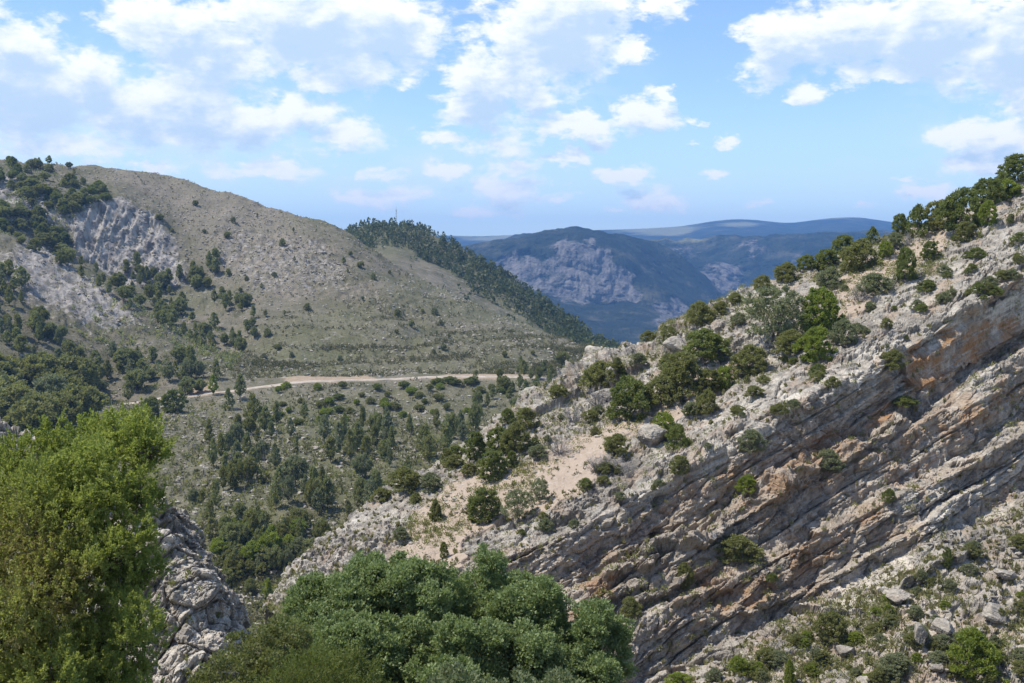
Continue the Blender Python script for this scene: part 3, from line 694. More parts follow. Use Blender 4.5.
# spread the rows evenly again where ledges stretched them, then carve the fine relief
bed = bed * np.clip(bedw + .2, 0, 1)
dl = np.linalg.norm(np.diff(gr, axis=0), axis=-1); dl = smooth1(smooth1(smooth1(dl, 10, 1), 10, 1), 2, 0)
vis = np.interp(rv[:-1], [0, 2, 11, 12, 14], [.6, 1, 1, .7, .25])
dl = (dl + .35 * np.median(dl)) * vis / (smooth1(gr[:-1, :, 1], 6, 1) / 100)
tc = np.concatenate([np.zeros((1, gr.shape[1])), np.cumsum(dl, 0)]); tc /= tc[-1:]
tt_ = np.linspace(0, 1, gr.shape[0])
def respread(a): return np.stack([np.interp(tt_, tc[:, j], a[:, j]) for j in range(a.shape[1])], 1)
gr = np.stack([respread(gr[..., k]) for k in range(3)], -1)
sand, green, ochre, pink, bed, bedw, rv, bx, by = [respread(a) for a in (sand, green, ochre, pink, bed, bedw, rv, bx, by)]
P0 = gr.copy(); ac = P0 @ A_DIR; sc_ = P0 @ N_BED; cc = P0 @ C_DIR
n2_ = normals(smooth1(smooth1(gr, 3, 0), 3, 1))
n2_ = np.where((n2_ @ np.array([.1, -.75, .65]))[..., None] < 0, -n2_, n2_)
s2 = sc_ + .22 * fbm(P0 * .25, 3, 193) + .05 * fbm(P0 * 1.2, 3, 194)
d2 = .11 * fbm(P0 * .9, 5, 195, gain=.6)
for (T_, A_, sd, al) in ((.75, .17, 1, .25), (.27, .065, 2, .5)):
    q = s2 / T_; k = np.floor(q); fr = q - k
    sg = np.floor((ac + .3 * vn(P0, sd + 145)) / (T_ * 3.2) + 7 * _h(k, k * 0, k * 0, sd + 140))
    d2 += np.clip(bedw, .25, 1) * A_ * ((_h(sg, k, k * 0, sd + 147) - .5) * 1.1 + .5 * (fr - .5) - .7 * (1 - sstep(0, .12, fr)))
    bed += (_h(sg, k, k * 0 + sd, 148) - .5) * .22 * bedw
f1, f2, cid = worley(n3(ac / .7, s2 / .4, cc / .6), 45)
d2 += (cid - .5) * .12 - .04 * (1 - sstep(.02, .15, f2 - f1))
bed += .14 * np.interp(rv, [4.9, 5.2, 10, 10.5], [0, 1, 1, 0])
gr = gr + n2_ * (.72 * d2 * (1 - .86 * sstep(.45, .8, sand)) * np.interp(rv, [0, 2], [.2, 1]))[..., None]
obj('ridge', mesh('ridge', gr, gridfaces(*gr.shape[:2]), {'sand': sand, 'green': green, 'ochre': ochre, 'pink': pink, 'bed': bed}, [M_ridge]), kind='structure')
S_ridge = Surf(gr[14:])
del P0, s1, jx, jy, f1, f2, cid, d2, n2_

# ------------------------------------------------------------------ crag below the viewpoint
KC = [
    [(-300, 480, 75), (0, 520, 75), (140, 560, 75), (175, 590, 75), (182, 600, 75)],
    [(-300, 385, 47), (-100, 400, 46), (0, 417, 45), (25, 424, 45), (45, 434, 44), (90, 455, 43), (140, 485, 42), (160, 497, 42), (172, 505, 43), (178, 512, 46), (180, 535, 56)],
    [(-300, 480, 43), (100, 520, 40.5), (160, 527, 40), (190, 545, 40.5), (203, 556, 42), (207, 565, 46), (204, 590, 56)],
    [(-300, 580, 40), (100, 590, 38), (180, 590, 37.5), (218, 592, 38.5), (234, 600, 40), (238, 610, 45), (232, 630, 56)],
    [(-300, 680, 37), (100, 680, 36), (200, 670, 35.5), (234, 660, 37), (245, 655, 39), (247, 660, 44), (240, 680, 56)],
    [(-300, 800, 35), (100, 780, 34), (200, 770, 33.5), (245, 760, 35), (256, 755, 38), (258, 765, 43), (252, 790, 56)],
    [(-300, 1100, 32), (100, 1050, 31), (200, 1050, 31), (250, 1040, 33), (262, 1040, 37), (262, 1050, 42), (256, 1080, 56)]]
gc = loft(KC, 700, [10, 110, 90, 90, 90, 40], bypx=False, su=8, sv=4)
P0 = gc.copy()
ca_ = P0 @ np.array([.30, .5, .81]); cb_ = P0 @ np.array([.93, -.3, -.2]); ce_ = P0 @ np.array([-.1, .8, -.55])
nk = normals(smooth1(smooth1(gc, 10, 0), 10, 1))
nk = nk * .6 + np.array([.25, -.8, .2]); nk /= np.linalg.norm(nk, axis=-1, keepdims=True)
d = np.zeros(gc.shape[:2])
sb = cb_ + .5 * fbm(P0 * .3, 4, 101)
for (T_, A_, N_, sd, al) in ((1.6, .35, .2, 1, .25), (.6, .18, .12, 2, .5), (.22, .07, .05, 3, 1.0)):
    q = sb / T_ + .4 * vn(n3(sb / T_ * .7, ca_ * .1, 0 * ca_), sd + 110); k = np.floor(q); fr = q - k
    d += A_ * vn(n3(ca_ * al, k * 5.3, ce_ * al), sd + 120) - N_ * (1 - sstep(0, .12, fr) * sstep(0, .1, 1 - fr)) * sstep(-.3, .3, vn(n3(ca_ * al, k * 2.9, ce_ * .2), sd + 130))
f1, f2, cid = worley(n3(cb_ / .8, ca_ / 1.1, ce_ / .9) + .3 * vn(P0 * 1.2, 7)[..., None], 25)
d += (cid - .5) * .45 - .10 * (1 - sstep(.02, .12, f2 - f1))
f1, f2, cid = worley(n3(cb_ / .3, ca_ / .36, ce_ / .3) + .3 * vn(P0 * 3, 7)[..., None], 35)
d += (cid - .5) * .15 - .02 * (1 - sstep(.02, .18, f2 - f1)) + .09 * fbm(P0 * 3, 5, 140, gain=.65) + .6 * fbm(P0 * .45, 6, 141, gain=.6) + .25 * fbm(n3(cb_ * 1.4, ca_ * .25, ce_ * 1.2), 5, 142, ridged=True)
fade = np.ones(gc.shape[:2]); fade[:8] = .3
gc = gc + nk * (d * fade)[..., None]
zz = np.zeros(gc.shape[:2])
obj('rock_crag', mesh('rock_crag', gc, gridfaces(*gc.shape[:2]), {'sand': zz, 'green': zz + .16 + .3 * (vn(P0 * .5, 8) > .5), 'ochre': zz, 'pink': zz}, [M_crag]), kind='structure')
S_crag = Surf(gc[10:])

HILLP = hp.copy()
# ------------------------------------------------------------------ foliage builders
def unit(v): return v / (np.linalg.norm(v, axis=-1, keepdims=True) + 1e-9)

def leaf_quads(c, d, L, Wd, rg):
    """diamond leaves at c along d"""
    d = unit(d); r = unit(np.cross(d, rg.normal(size=d.shape)))
    L = np.reshape(np.broadcast_to(L, len(c)), (-1, 1)); Wd = np.reshape(np.broadcast_to(Wd, len(c)), (-1, 1))
    v = np.stack([c - d * L * .5, c + r * Wd * .5 - d * L * .05, c + d * L * .5, c - r * Wd * .5 - d * L * .05], 1)
    return v.reshape(-1, 3), np.arange(len(c) * 4).reshape(-1, 4)

def tube(path, rad, n=6):
    path = np.array(path, float); rad = np.broadcast_to(rad, len(path))
    t = np.gradient(path, axis=0); t = unit(t)
    a = unit(np.cross(t, np.array([.31, .17, .93]) + 0 * t)); b = np.cross(t, a)
    th = np.arange(n) / n * 2 * np.pi
    v = path[:, None] + rad[:, None, None] * (np.cos(th)[None, :, None] * a[:, None] + np.sin(th)[None, :, None] * b[:, None])
    i = np.arange(len(path) * n).reshape(len(path), n); j = np.roll(i, -1, 1)
    return v.reshape(-1, 3), np.stack([i[:-1], j[:-1], j[1:], i[1:]], -1).reshape(-1, 4)

def join(parts):
    V, Fc, o = [], [], 0
    for v, f in parts: V.append(v); Fc.append(f + o); o += len(v)
    return np.concatenate(V), np.concatenate(Fc)

def limb(p0, p1, r0, r1, rg, wob=.08, n=7, k=6):
    p0, p1 = np.array(p0, float), np.array(p1, float)
    t = np.linspace(0, 1, n)[:, None]
    L = np.linalg.norm(p1 - p0)
    p = p0 + (p1 - p0) * t + np.cumsum(rg.normal(size=(n, 3)), 0) * wob * L / n * 1.5 * t
    p[:, 2] -= .08 * L * np.sin(np.pi * t[:, 0])
    return tube(p, np.linspace(r0, r1, n), k)

def crown(clumps, rad, n, L, Wd, rg, centre, up=.35, outw=.7, squash=.8):
    """leaf clumps -> verts, faces, tint"""
    K = len(clumps); idx = np.repeat(np.arange(K), n)
    o = unit(rg.normal(size=(len(idx), 3))) * (rg.random((len(idx), 1)) ** .45)
    o[:, 2] *= squash
    c = clumps[idx] + o * np.reshape(np.broadcast_to(rad, K), (-1, 1))[idx]
    d = rg.normal(size=c.shape) * .8 + unit(clumps[idx] - (centre[idx] if np.ndim(centre) == 2 else centre)) * outw + o * .9 + np.array([0, 0, up])
    sz = rg.uniform(.7, 1.25, len(c))
    v, f = leaf_quads(c, d, L * sz, Wd * sz, rg)
    ct = rg.random(K)
    tint = np.clip(ct[idx] * .75 + rg.random(len(idx)) * .35, 0, 1)
    return v, f, np.repeat(tint, 4)

def shaped(prof, K, n, rad, L, Wd, seed, h0=.0, inner=.25, up=.35, outw=.7, wob=.22, squash=.8):
    """crown inside a radius profile prof(h), h 0..1, unit height, radius about .5"""
    rg = np.random.default_rng(seed)
    h = h0 + (1 - h0) * rg.random(K) ** .9
    a = rg.random(K) * 2 * np.pi
    lump = 1 + wob * vn(np.stack([np.cos(a) * 1.6, np.sin(a) * 1.6, h * 3], -1), seed)
    q = np.where(rg.random(K) < inner, rg.random(K) ** .5, rg.uniform(.8, 1.0, K))
    r = prof(h) * lump * q
    cl = np.stack([r * np.cos(a), r * np.sin(a), h * (1 + .12 * wob * vn(np.stack([np.cos(a) * 2, np.sin(a) * 2, 0 * a], -1), seed + 1))], -1)
    return crown(cl, rad * rg.uniform(.7, 1.3, K), n, L, Wd, rg, np.array([0, 0, .35]), up, outw, squash)

M_oak = leaf_material('oak_leaves', (0.09, 0.128, 0.05), (0.285, 0.345, 0.145), .3)
M_big = leaf_material('cedar_sprays', (0.085, 0.115, 0.034), (0.34, 0.38, 0.11), .45, dead=(0.20, 0.145, 0.075))
M_dark = leaf_material('dark_juniper', (0.085, 0.105, 0.032), (0.21, 0.235, 0.072), .38)
M_olive = leaf_material('olive_shrub', (0.115, 0.125, 0.042), (0.25, 0.25, 0.095), .38)
M_gg = leaf_material('greygreen_shrub', (0.135, 0.15, 0.08), (0.25, 0.265, 0.15), .33)
M_bright = leaf_material('bright_shrub', (0.11, 0.15, 0.026), (0.27, 0.31, 0.06), .42)
M_pine = leaf_material('pine_needles', (0.125, 0.145, 0.06), (0.27, 0.28, 0.13), .42)
M_scrub = leaf_material('scrub_leaves', (0.075, 0.08, 0.036), (0.18, 0.165, 0.09), .3)
M_grass = leaf_material('dry_tufts', (0.14, 0.135, 0.06), (0.30, 0.27, 0.14), .3)
MATS = {'d': M_dark, 'o': M_olive, 'g': M_gg, 'b': M_bright, 'p': M_pine}

def dome(h): return .5 * np.sqrt(np.clip(1 - (np.abs(h - .36) / .66) ** 2.3, 0, 1))
def colm(h): return .5 * np.clip((h + .12) * 3, 0, 1) * np.sqrt(np.clip(1 - h ** 2.4, 0, 1))
def cone(h): return .5 * np.clip((h + .1) * 3.2, 0, 1) * (1 - h) ** .62
def mound(h): return .5 * np.sqrt(np.clip(1 - h ** 2, 0, 1))
def pinep(h): return .5 * np.clip((h - .22) * 5, 0, 1) * np.clip(1 - h, 0, 1) ** .6
def roundp(h): return .5 * np.sqrt(np.clip(1 - ((h - .62) / .42) ** 2, 0, 1))

SHAPES = {}
def add_shape(key, builder, stems, count):
    for q in range(count): SHAPES[(key, q)] = (builder(1000 + 37 * q + hash_key(key)), stems(77 * q + hash_key(key)))
def hash_key(k): return sum(ord(c) * (i + 3) for i, c in enumerate(k))
def stems_multi(n, top, r):
    def f(seed):
        rg = np.random.default_rng(seed)
        return join([limb((rg.normal() * .04, rg.normal() * .04, -.06), (rg.normal() * .2, rg.normal() * .2, top * rg.uniform(.7, 1)), r, r * .35, rg, .15, 6, 5) for _ in range(n)])
    return f
def trunk_one(top, r, nb=5, h0=.35):
    def f(seed):
        rg = np.random.default_rng(seed)
        lean = rg.normal(size=2) * .03
        ps = [limb((0, 0, -.05), (lean[0], lean[1], top), r, r * .25, rg, .05, 8, 6)]
        for _ in range(nb):
            h = rg.uniform(h0, top * .9); a = rg.random() * 6.28; l = .3 * (1 - h) + .08
            ps.append(limb((lean[0] * h, lean[1] * h, h), (lean[0] + l * math.cos(a), lean[1] + l * math.sin(a), h + rg.uniform(-.02, .1)), r * .4, r * .12, rg, .1, 5, 4))
        return join(ps)
    return f
add_shape('juniper', lambda s: shaped(dome, 190, 56, .085, .06, .034, s, wob=.5, inner=.4), stems_multi(4, .6, .025), 4)
add_shape('column', lambda s: shaped(colm, 150, 50, .085, .065, .034, s, up=.9, wob=.2, inner=.4), stems_multi(2, .7, .02), 2)
add_shape('cone', lambda s: shaped(cone, 160, 50, .085, .065, .034, s, up=.7, wob=.3, inner=.4), stems_multi(2, .75, .02), 3)
add_shape('broad', lambda s: shaped(mound, 180, 52, .10, .062, .036, s, wob=.7, inner=.4), stems_multi(6, .55, .02), 4)
add_shape('airy', lambda s: shaped(dome, 150, 44, .085, .05, .026, s, h0=.12, inner=.5, wob=.45), stems_multi(6, .85, .018), 3)
add_shape('oak', lambda s: shaped(roundp, 150, 48, .10, .07, .042, s, h0=.22, inner=.4, wob=.45), trunk_one(.75, .035, 7, .25), 3)
add_shape('pine', lambda s: shaped(pinep, 84, 24, .095, .09, .05, s, h0=.22, inner=.4, wob=.7, up=.5), trunk_one(.93, .02, 9, .25), 5)
add_shape('spire', lambda s: shaped(cone, 84, 24, .09, .09, .05, s, h0=.06, inner=.35, wob=.5, up=.5), trunk_one(.9, .02, 4, .1), 4)
def dead_twigs(seed):
    rg = np.random.default_rng(seed); ps = []
    for _ in range(34):
        a = rg.random() * 6.28; e = rg.uniform(.3, 1.2); r = rg.uniform(.6, 1)
        p1 = np.array([.5 * r * math.cos(a) * math.cos(e) * 1.4, .5 * r * math.sin(a) * math.cos(e) * 1.4, r * math.sin(e)])
        ps.append(limb((0, 0, -.03), p1, .012, .004, rg, .25, 6, 3))
        for _ in range(4):
            t = rg.uniform(.4, .95); ps.append(limb(p1 * t, p1 * t + rg.normal(size=3) * .13 + (0, 0, .05), .006, .003, rg, .2, 4, 3))
    return join(ps)
TW = [dead_twigs(5 + k) for k in range(2)]
def snag_mesh(seed):
    rg = np.random.default_rng(seed); ps = [limb((0, 0, -.04), (rg.normal() * .06, rg.normal() * .06, 1), .022, .006, rg, .05, 7, 5)]
    for _ in range(9):
        h = rg.uniform(.3, .95); a = rg.random() * 6.28; l = .28 * (1.1 - h)
        ps.append(limb((0, 0, h), (l * math.cos(a), l * math.sin(a), h + rg.uniform(0, .12)), .009, .003, rg, .15, 4, 3))
    return join(ps)

MESHES = {}
def shared(key, q, mat):
    k = (key, q, mat)
    if k not in MESHES:
        if key in ('twigs', 'snag'):
            v, f = (TW[q] if key == 'twigs' else snag_mesh(300 + q)); MESHES[k] = (mesh(key, v, f, mats=[M_grey]), None)
        else:
            (v, f, t), (sv, sf) = SHAPES[(key, q)]
            MESHES[k] = (mesh(key + '_stems', sv, sf, mats=[M_bark]), mesh(key + '_crown', v, f, {'tint': t}, [MATS[mat]]))
    return MESHES[k]
NV = {k: sum(1 for a, b in SHAPES if a == k) for k, _ in SHAPES}
NV.update(twigs=2, snag=3)
PLANTED = []
def plant(name, key, mat, surf, px, py, hp, wp, label, cat, group=None, q=None, sink=.03, parts=True):
    p = surf.at(px, py); Y = p[1] * CP - p[2] * SP
    h = hp * Y / F; w = wp * Y / F
    q = int(R.integers(NV[key])) if q is None else q
    a, b = shared(key, q, mat)
    if b is None:
        o = obj(name, a, None, label, cat, group)
    else:
        o = obj(name, None, None, label, cat, group)
        if parts:
            obj('trunk' if key in ('pine', 'oak', 'spire') else 'stems', a, o)
        obj('crown', b, o)
    o.location = (p[0], p[1], p[2] - sink * h); o.scale = (w, w, h); o.rotation_euler = (0, 0, R.random() * 6.28)
    PLANTED.append(o)
    return o

# ------------------------------------------------------------------ shrubs and small trees of the ridge
RB = [  # kind, colour, base px, base py, height px, width px, label
 ('juniper', 'd', 492, 476, 32, 31, 'large round dark juniper on bare sand, lowest of the cluster of four'),
 ('juniper', 'd', 474, 456, 31, 22, 'upright dark juniper on the left side of the four-bush cluster on sand'),
 ('juniper', 'd', 498, 449, 27, 30, 'wide dark juniper at the back of the four-bush cluster on sand'),
 ('broad', 'o', 517, 449, 30, 26, 'brownish green bush touching the right of the dark juniper cluster'),
 ('juniper', 'd', 513, 464, 17, 13, 'small egg-shaped juniper just below the brownish bush'),
 ('juniper', 'd', 483, 518, 33, 30, 'solitary squat dark juniper alone in the middle of the sandy slope'),
 ('cone', 'o', 436, 518, 24, 19, 'olive pointed juniper on the left edge of the sandy slope'),
 ('column', 'd', 444, 556, 18, 10, 'tiny columnar dark juniper just above the big foreground oak'),
 ('juniper', 'o', 446, 462, 16, 13, 'small olive bush by a white rock on the lower crest'),
 ('broad', 'g', 430, 488, 20, 24, 'pale grey-green bush on the sand below the lower crest'),
 ('broad', 'o', 404, 487, 24, 36, 'wide olive bush sprawling over the lowest part of the crest'),
 ('broad', 'o', 382, 498, 14, 22, 'low olive bush at the left foot of the crest'),
 ('juniper', 'b', 663, 434, 25, 27, 'bright green domed bush growing on top of a pale boulder'),
 ('broad', 'd', 676, 446, 26, 26, 'dark bush spilling down beside the pale boulder'),
 ('juniper', 'd', 628, 416, 40, 42, 'large dark juniper under the slabs of the middle crest'),
 ('broad', 'o', 600, 382, 26, 36, 'flat-topped brownish bush on the crest above the slabs at the road end'),
 ('broad', 'o', 661, 402, 30, 38, 'rounded olive bush right of the large dark juniper'),
 ('broad', 'o', 617, 450, 21, 28, 'ragged olive bush on sand beside grey leafless brush'),
 ('airy', 'g', 517, 516, 32, 34, 'thin many-stemmed small tree with sparse grey leaves, the wider of two on sand'),
 ('airy', 'g', 540, 500, 25, 20, 'thin leggy small tree with sparse leaves, the narrower of two on sand'),
 ('juniper', 'o', 679, 471, 18, 20, 'round green shrub at the top lip of the pinkish rock face'),
 ('broad', 'g', 539, 456, 13, 20, 'low grey-green bush right of the juniper cluster'),
 ('broad', 'd', 508, 420, 14, 16, 'small dark bush at the lower end of the crest slabs'),
 ('broad', 'o', 556, 394, 11, 18, 'low bush on top of the crest slabs nearest the road end'),
 ('broad', 'o', 524, 426, 22, 24, 'brown-green bush leaning on the foot of the crest slabs'),
 ('broad', 'o', 648, 338, 11, 16, 'small round bush alone on the crest edge against the blue canyon'),
 ('juniper', 'o', 668, 344, 20, 18, 'olive bush on the crest above a pale rock block'),
 ('broad', 'o', 699, 323, 23, 28, 'round olive bush breaking the crest line before the pale canyon cliffs'),
 ('broad', 'o', 722, 312, 14, 18, 'small bush on the crest right of the round olive one'),
 ('broad', 'o', 735, 300, 10, 14, 'tiny bush on the crest below the big grey-green tree'),
 ('broad', 'd', 705, 358, 32, 50, 'broad dark bush on the slope left of the big grey-green tree'),
 ('juniper', 'o', 684, 391, 46, 46, 'tall bushy olive juniper below the broad dark bush'),
 ('juniper', 'o', 707, 389, 26, 28, 'middle-sized olive bush between the tall juniper and a deep green one'),
 ('juniper', 'b', 724, 387, 25, 21, 'compact deep green bush at the end of the olive row'),
 ('broad', 'o', 749, 370, 30, 40, 'loose olive bush under the big grey-green tree'),
 ('airy', 'g', 774, 336, 55, 64, 'big airy grey-green small tree with many stems, largest on the slope'),
 ('broad', 'o', 785, 279, 20, 28, 'dark olive bush on the crest above the big grey-green tree'),
 ('broad', 'o', 764, 287, 13, 18, 'small bush on the crest left of a rock nose'),
 ('juniper', 'b', 824, 330, 46, 38, 'tall rich green bush right of the big grey-green tree'),
 ('juniper', 'b', 816, 358, 38, 36, 'rich green bush just below the tall rich green one'),
 ('broad', 'g', 843, 340, 26, 28, 'grey-green brush beside the rich green pair'),
 ('broad', 'o', 790, 350, 22, 32, 'low dull bush between grey-green tree and rich green pair'),
 ('broad', 'd', 806, 264, 15, 20, 'small dark bush at the left start of the high crest wood'),
 ('juniper', 'd', 826, 266, 20, 26, 'dark rounded bush, second in the high crest wood'),
 ('broad', 'o', 858, 267, 30, 36, 'wide yellowish olive bush in the high crest wood'),
 ('juniper', 'd', 846, 252, 20, 24, 'dark bush standing behind the yellowish olive one'),
 ('juniper', 'b', 884, 255, 16, 14, 'small light green bush beside a pale crest rock'),
 ('spire', 'd', 872, 243, 20, 18, 'dark pointed small tree behind the pale crest rock'),
 ('juniper', 'd', 900, 234, 25, 20, 'leaning dark juniper with a pointed top on the crest'),
 ('spire', 'd', 919, 234, 36, 28, 'tallest pointed dark tree on the high crest'),
 ('juniper', 'o', 941, 227, 30, 32, 'dense green tree right of the tallest pointed one'),
 ('juniper', 'd', 963, 228, 42, 44, 'large dark tree mass in the middle of the high crest'),
 ('juniper', 'd', 987, 205, 32, 34, 'dark tree above the light yellow-green bush'),
 ('juniper', 'b', 987, 222, 24, 18, 'light yellow-green bush at the edge of the dark crest trees'),
 ('broad', 'b', 1006, 196, 20, 28, 'pale yellow-green spreading bush near the top of the crest'),
 ('juniper', 'd', 1014, 176, 26, 32, 'dark tree at the very top of the crest'),
 ('spire', 'd', 998, 186, 24, 24, 'dark tree just below the topmost one on the crest'),
 ('juniper', 'd', 904, 277, 32, 24, 'dark green upright bush standing alone below the crest wood'),
 ('juniper', 'd', 931, 258, 19, 18, 'small dark bush on the sandy gap under the crest wood'),
 ('broad', 'g', 894, 245, 14, 16, 'greyish bush by the sandy gap under the crest'),
 ('broad', 'g', 874, 290, 20, 34, 'grey-green low brush on the sand below the crest wood'),
 ('broad', 'd', 978, 256, 12, 20, 'low dark bush in a crack of the upper white slabs'),
 ('juniper', 'o', 966, 238, 20, 22, 'olive bush under the large dark crest tree'),
 ('broad', 'g', 830, 285, 20, 28, 'grey-green bush below the start of the crest wood'),
 ('broad', 'o', 739, 557, 26, 44, 'spreading green bush on a ledge in the middle of the cliff'),
 ('column', 'o', 686, 586, 28, 20, 'upright bush hanging on the cliff between two white ledges'),
 ('broad', 'o', 632, 614, 20, 22, 'green bush on a ledge just right of the big foreground oak'),
 ('juniper', 'o', 829, 641, 36, 32, 'dark bushy shrub on the rocky scree under the cliff foot'),
 ('column', 'd', 947, 565, 22, 13, 'narrow dark shrub on the upper scree'),
 ('cone', 'b', 788, 684, 30, 15, 'thin pointed green shrub at the bottom of the scree'),
 ('broad', 'b', 973, 672, 52, 58, 'large bright yellow-green bush at the bottom of the scree'),
 ('broad', 'b', 745, 491, 16, 20, 'small fresh green bush on the face above the long ledge'),
 ('broad', 'g', 750, 452, 21, 24, 'grey-green bush at the upper lip of the cliff'),
 ('broad', 'g', 830, 468, 22, 28, 'pale wispy bush on the long ledge of the cliff'),
 ('broad', 'd', 889, 500, 13, 13, 'small dark bush on the striped cliff below the long ledge'),
 ('broad', 'b', 680, 682, 12, 26, 'low bright green bush at the foot of the cliff'),
 ('broad', 'o', 893, 366, 18, 24, 'bush growing over the edge of the ochre overhang'),
 ('broad', 'd', 905, 405, 10, 26, 'low dark growth under the ochre overhang'),
 ('broad', 'd', 772, 580, 9, 12, 'tiny dark bush on the reddish cliff band'),
 ('broad', 'o', 706, 414, 22, 20, 'olive bush on rock right of the boulder with the domed bush'),
 ('broad', 'o', 640, 398, 20, 26, 'green bush squeezed in behind the large dark juniper'),
 ('broad', 'o', 668, 372, 22, 26, 'olive bush among rocks below the crest'),
]
for k, m_, px, py, hp, wp, lab in RB:
    isT = k in ('spire', 'airy'); s_ = R.uniform(.84, 1.0); hp *= s_; wp *= s_ * R.uniform(.92, 1.05)
    plant('small_tree' if isT else ('juniper_bush' if k in ('juniper', 'column', 'cone') else 'leafy_bush'), k, m_, S_ridge, px, py, hp, wp, lab, 'tree' if isT else 'bush', 'bushes and small trees of the limestone ridge')
for px, py, hp, wp, lab in ((596, 470, 26, 22, 'grey leafless bush on the edge of the sandy slope'), (610, 468, 20, 26, 'grey leafless brush beside the ragged olive bush'), (560, 452, 24, 26, 'grey leafless bush above the sand, beside the slabs'),
        (574, 420, 26, 26, 'grey bare brush under the crest slabs'), (860, 300, 22, 22, 'grey bare bush below the sandy gap'), (628, 475, 20, 24, 'grey leafless bush under the ragged olive one'), (596, 404, 26, 26, 'grey bare brush beneath the flat-topped crest bush'), (905, 245, 20, 7, 'pale bare dead trunk standing among the crest trees')):
    plant('bare_bush', 'twigs', 'x', S_ridge, px, py, hp, wp, lab, 'bush', 'leafless grey bushes of the ridge')
# little scree shrubs that nothing tells apart
rg = np.random.default_rng(5)
n_s = 0
for _ in range(900):
    px, py = rg.uniform(690, 1023), rg.uniform(470, 682)
    if py < 672 - (px - 690) * .47 + 14 or n_s >= 70: continue
    if any(math.hypot(px - o[2], (py - o[3])) < 16 for o in RB if o[3] > 480): continue
    n_s += 1
    hp = rg.uniform(5, 12) * (1 + (py - 480) / 600)
    plant('scree_shrub', rg.choice(['broad', 'broad', 'juniper']), rg.choice(['o', 'g', 'o', 'g', 'b']), S_ridge, px, py, hp, hp * rg.uniform(1, 1.7), 'small green shrub scattered on the rocky scree below the cliff', 'shrub', 'small shrubs of the scree')
n_s = 0
for _ in range(900):
    px = rg.uniform(400, 1020); t = (px - 262) / 998
    y0 = np.interp(px, [p[0] for p in R1], [p[1] for p in R1]); y1 = np.interp(px, [p[0] for p in RC[5]], [p[1] for p in RC[5]])
    py = rg.uniform(y0 + 4, y1)
    if n_s >= 80 or inpoly(np.array([px]), np.array([py]), [(395, 575), (425, 505), (460, 480), (545, 462), (650, 425), (700, 395), (640, 440), (590, 482), (545, 515), (470, 550), (440, 590)])[0] or any(abs(px - o[2]) < o[5] * .5 and -8 < o[3] - py < o[4] for o in RB): continue
    n_s += 1
    hp = rg.uniform(4, 11)
    plant('slope_shrub', 'broad', rg.choice(['o', 'g', 'd']), S_ridge, px, py, hp, hp * rg.uniform(1, 1.8), 'tiny low shrub dotted among the limestone slabs of the ridge', 'shrub', 'tiny shrubs of the ridge slope')

# ------------------------------------------------------------------ boulders
import bmesh
def boulder(seed, sub=5):
    rg = np.random.default_rng(seed)
    bm = bmesh.new(); bmesh.ops.create_icosphere(bm, subdivisions=sub, radius=1)
    v = np.array([q.co for q in bm.verts]); f = np.array([[w.index for w in q.verts] for q in bm.faces]); bm.free()
    nn = unit(rg.normal(size=(15, 3))); hh = rg.uniform(.62, .95, 15)
    r = np.min(hh / np.maximum(v @ nn.T, .12), 1); r = np.minimum(r, 1.15)
    p = v * r[:, None]
    p += v * (.07 * fbm(p * 2.5, 4, seed))[:, None] + v * (.025 * fbm(p * 9, 3, seed + 3))[:, None]
    z = np.zeros(len(p))
    return mesh('boulder', p, f, {'sand': z, 'green': z + .15, 'ochre': z, 'pink': z + .1}, [M_boulder])
for k, (px, py, wp, hp, lab) in enumerate(((919, 641, 19, 27, 'upright pale grey boulder beside the bright yellow-green bush'), (944, 632, 24, 17, 'blocky grey boulder just behind the bright yellow-green bush'), (992, 617, 26, 17, 'smooth whitish boulder uphill of the bright yellow-green bush'),
        (937, 668, 15, 9, 'small whitish rock at the foot of the upright pale boulder'), (862, 682, 17, 10, 'low whitish rock at the bottom of the scree'), (652, 440, 30, 22, 'smooth pale boulder carrying the domed green bush'), (605, 396, 26, 14, 'rounded grey block under the crest slabs'),
        (897, 597, 30, 12, 'flat grey slab boulder on the middle scree'), (845, 652, 22, 11, 'grey boulder right of the dark bushy scree shrub'), (1006, 575, 22, 10, 'grey rock beside shrubs on the upper scree'), (677, 348, 26, 16, 'rounded pale block below the crest bushes'), (760, 668, 14, 8, 'small pale stone left of the thin pointed shrub'))):
    p = S_ridge.at(px, py); Y = p[1]; w, h = wp * Y / F, hp * Y / F
    o = obj('boulder', boulder(500 + k), None, lab, 'boulder', 'loose boulders', loc=(p[0], p[1], p[2] + h * .28)); o.scale = (w * .5, w * .5, h * .55); o.rotation_euler = (rg.normal() * .15, rg.normal() * .2, rg.random() * 6)

# ------------------------------------------------------------------ trees of the far slope and valley
def scatter(poly, n, keys, mats, hr, wr, name, label, cat, group, surf, sep=5, seed=0, persp=None):
    rg = np.random.default_rng(seed); xs = [p[0] for p in poly]; ys = [p[1] for p in poly]; got = []
    for _ in range(n * 30):
        if len(got) >= n: break
        px, py = rg.uniform(min(xs), max(xs)), rg.uniform(min(ys), max(ys))
        if not inpoly(np.array([px]), np.array([py]), poly)[0] or any((px - a) ** 2 + (py - b) ** 2 * 2 < sep ** 2 for a, b in got): continue
        dens = vn(np.array([[px * .035, py * .05, seed]]), 17)[0]
        if rg.random() > .55 + .7 * dens: continue
        got.append((px, py))
        s = 1.0 if persp is None else np.interp(py, persp[0], persp[1])
        hp = rg.uniform(*hr) * s
        plant(name, rg.choice(keys), rg.choice(mats), surf, px, py, hp, hp * rg.uniform(*wr), label, cat, group)
SH = S_hill
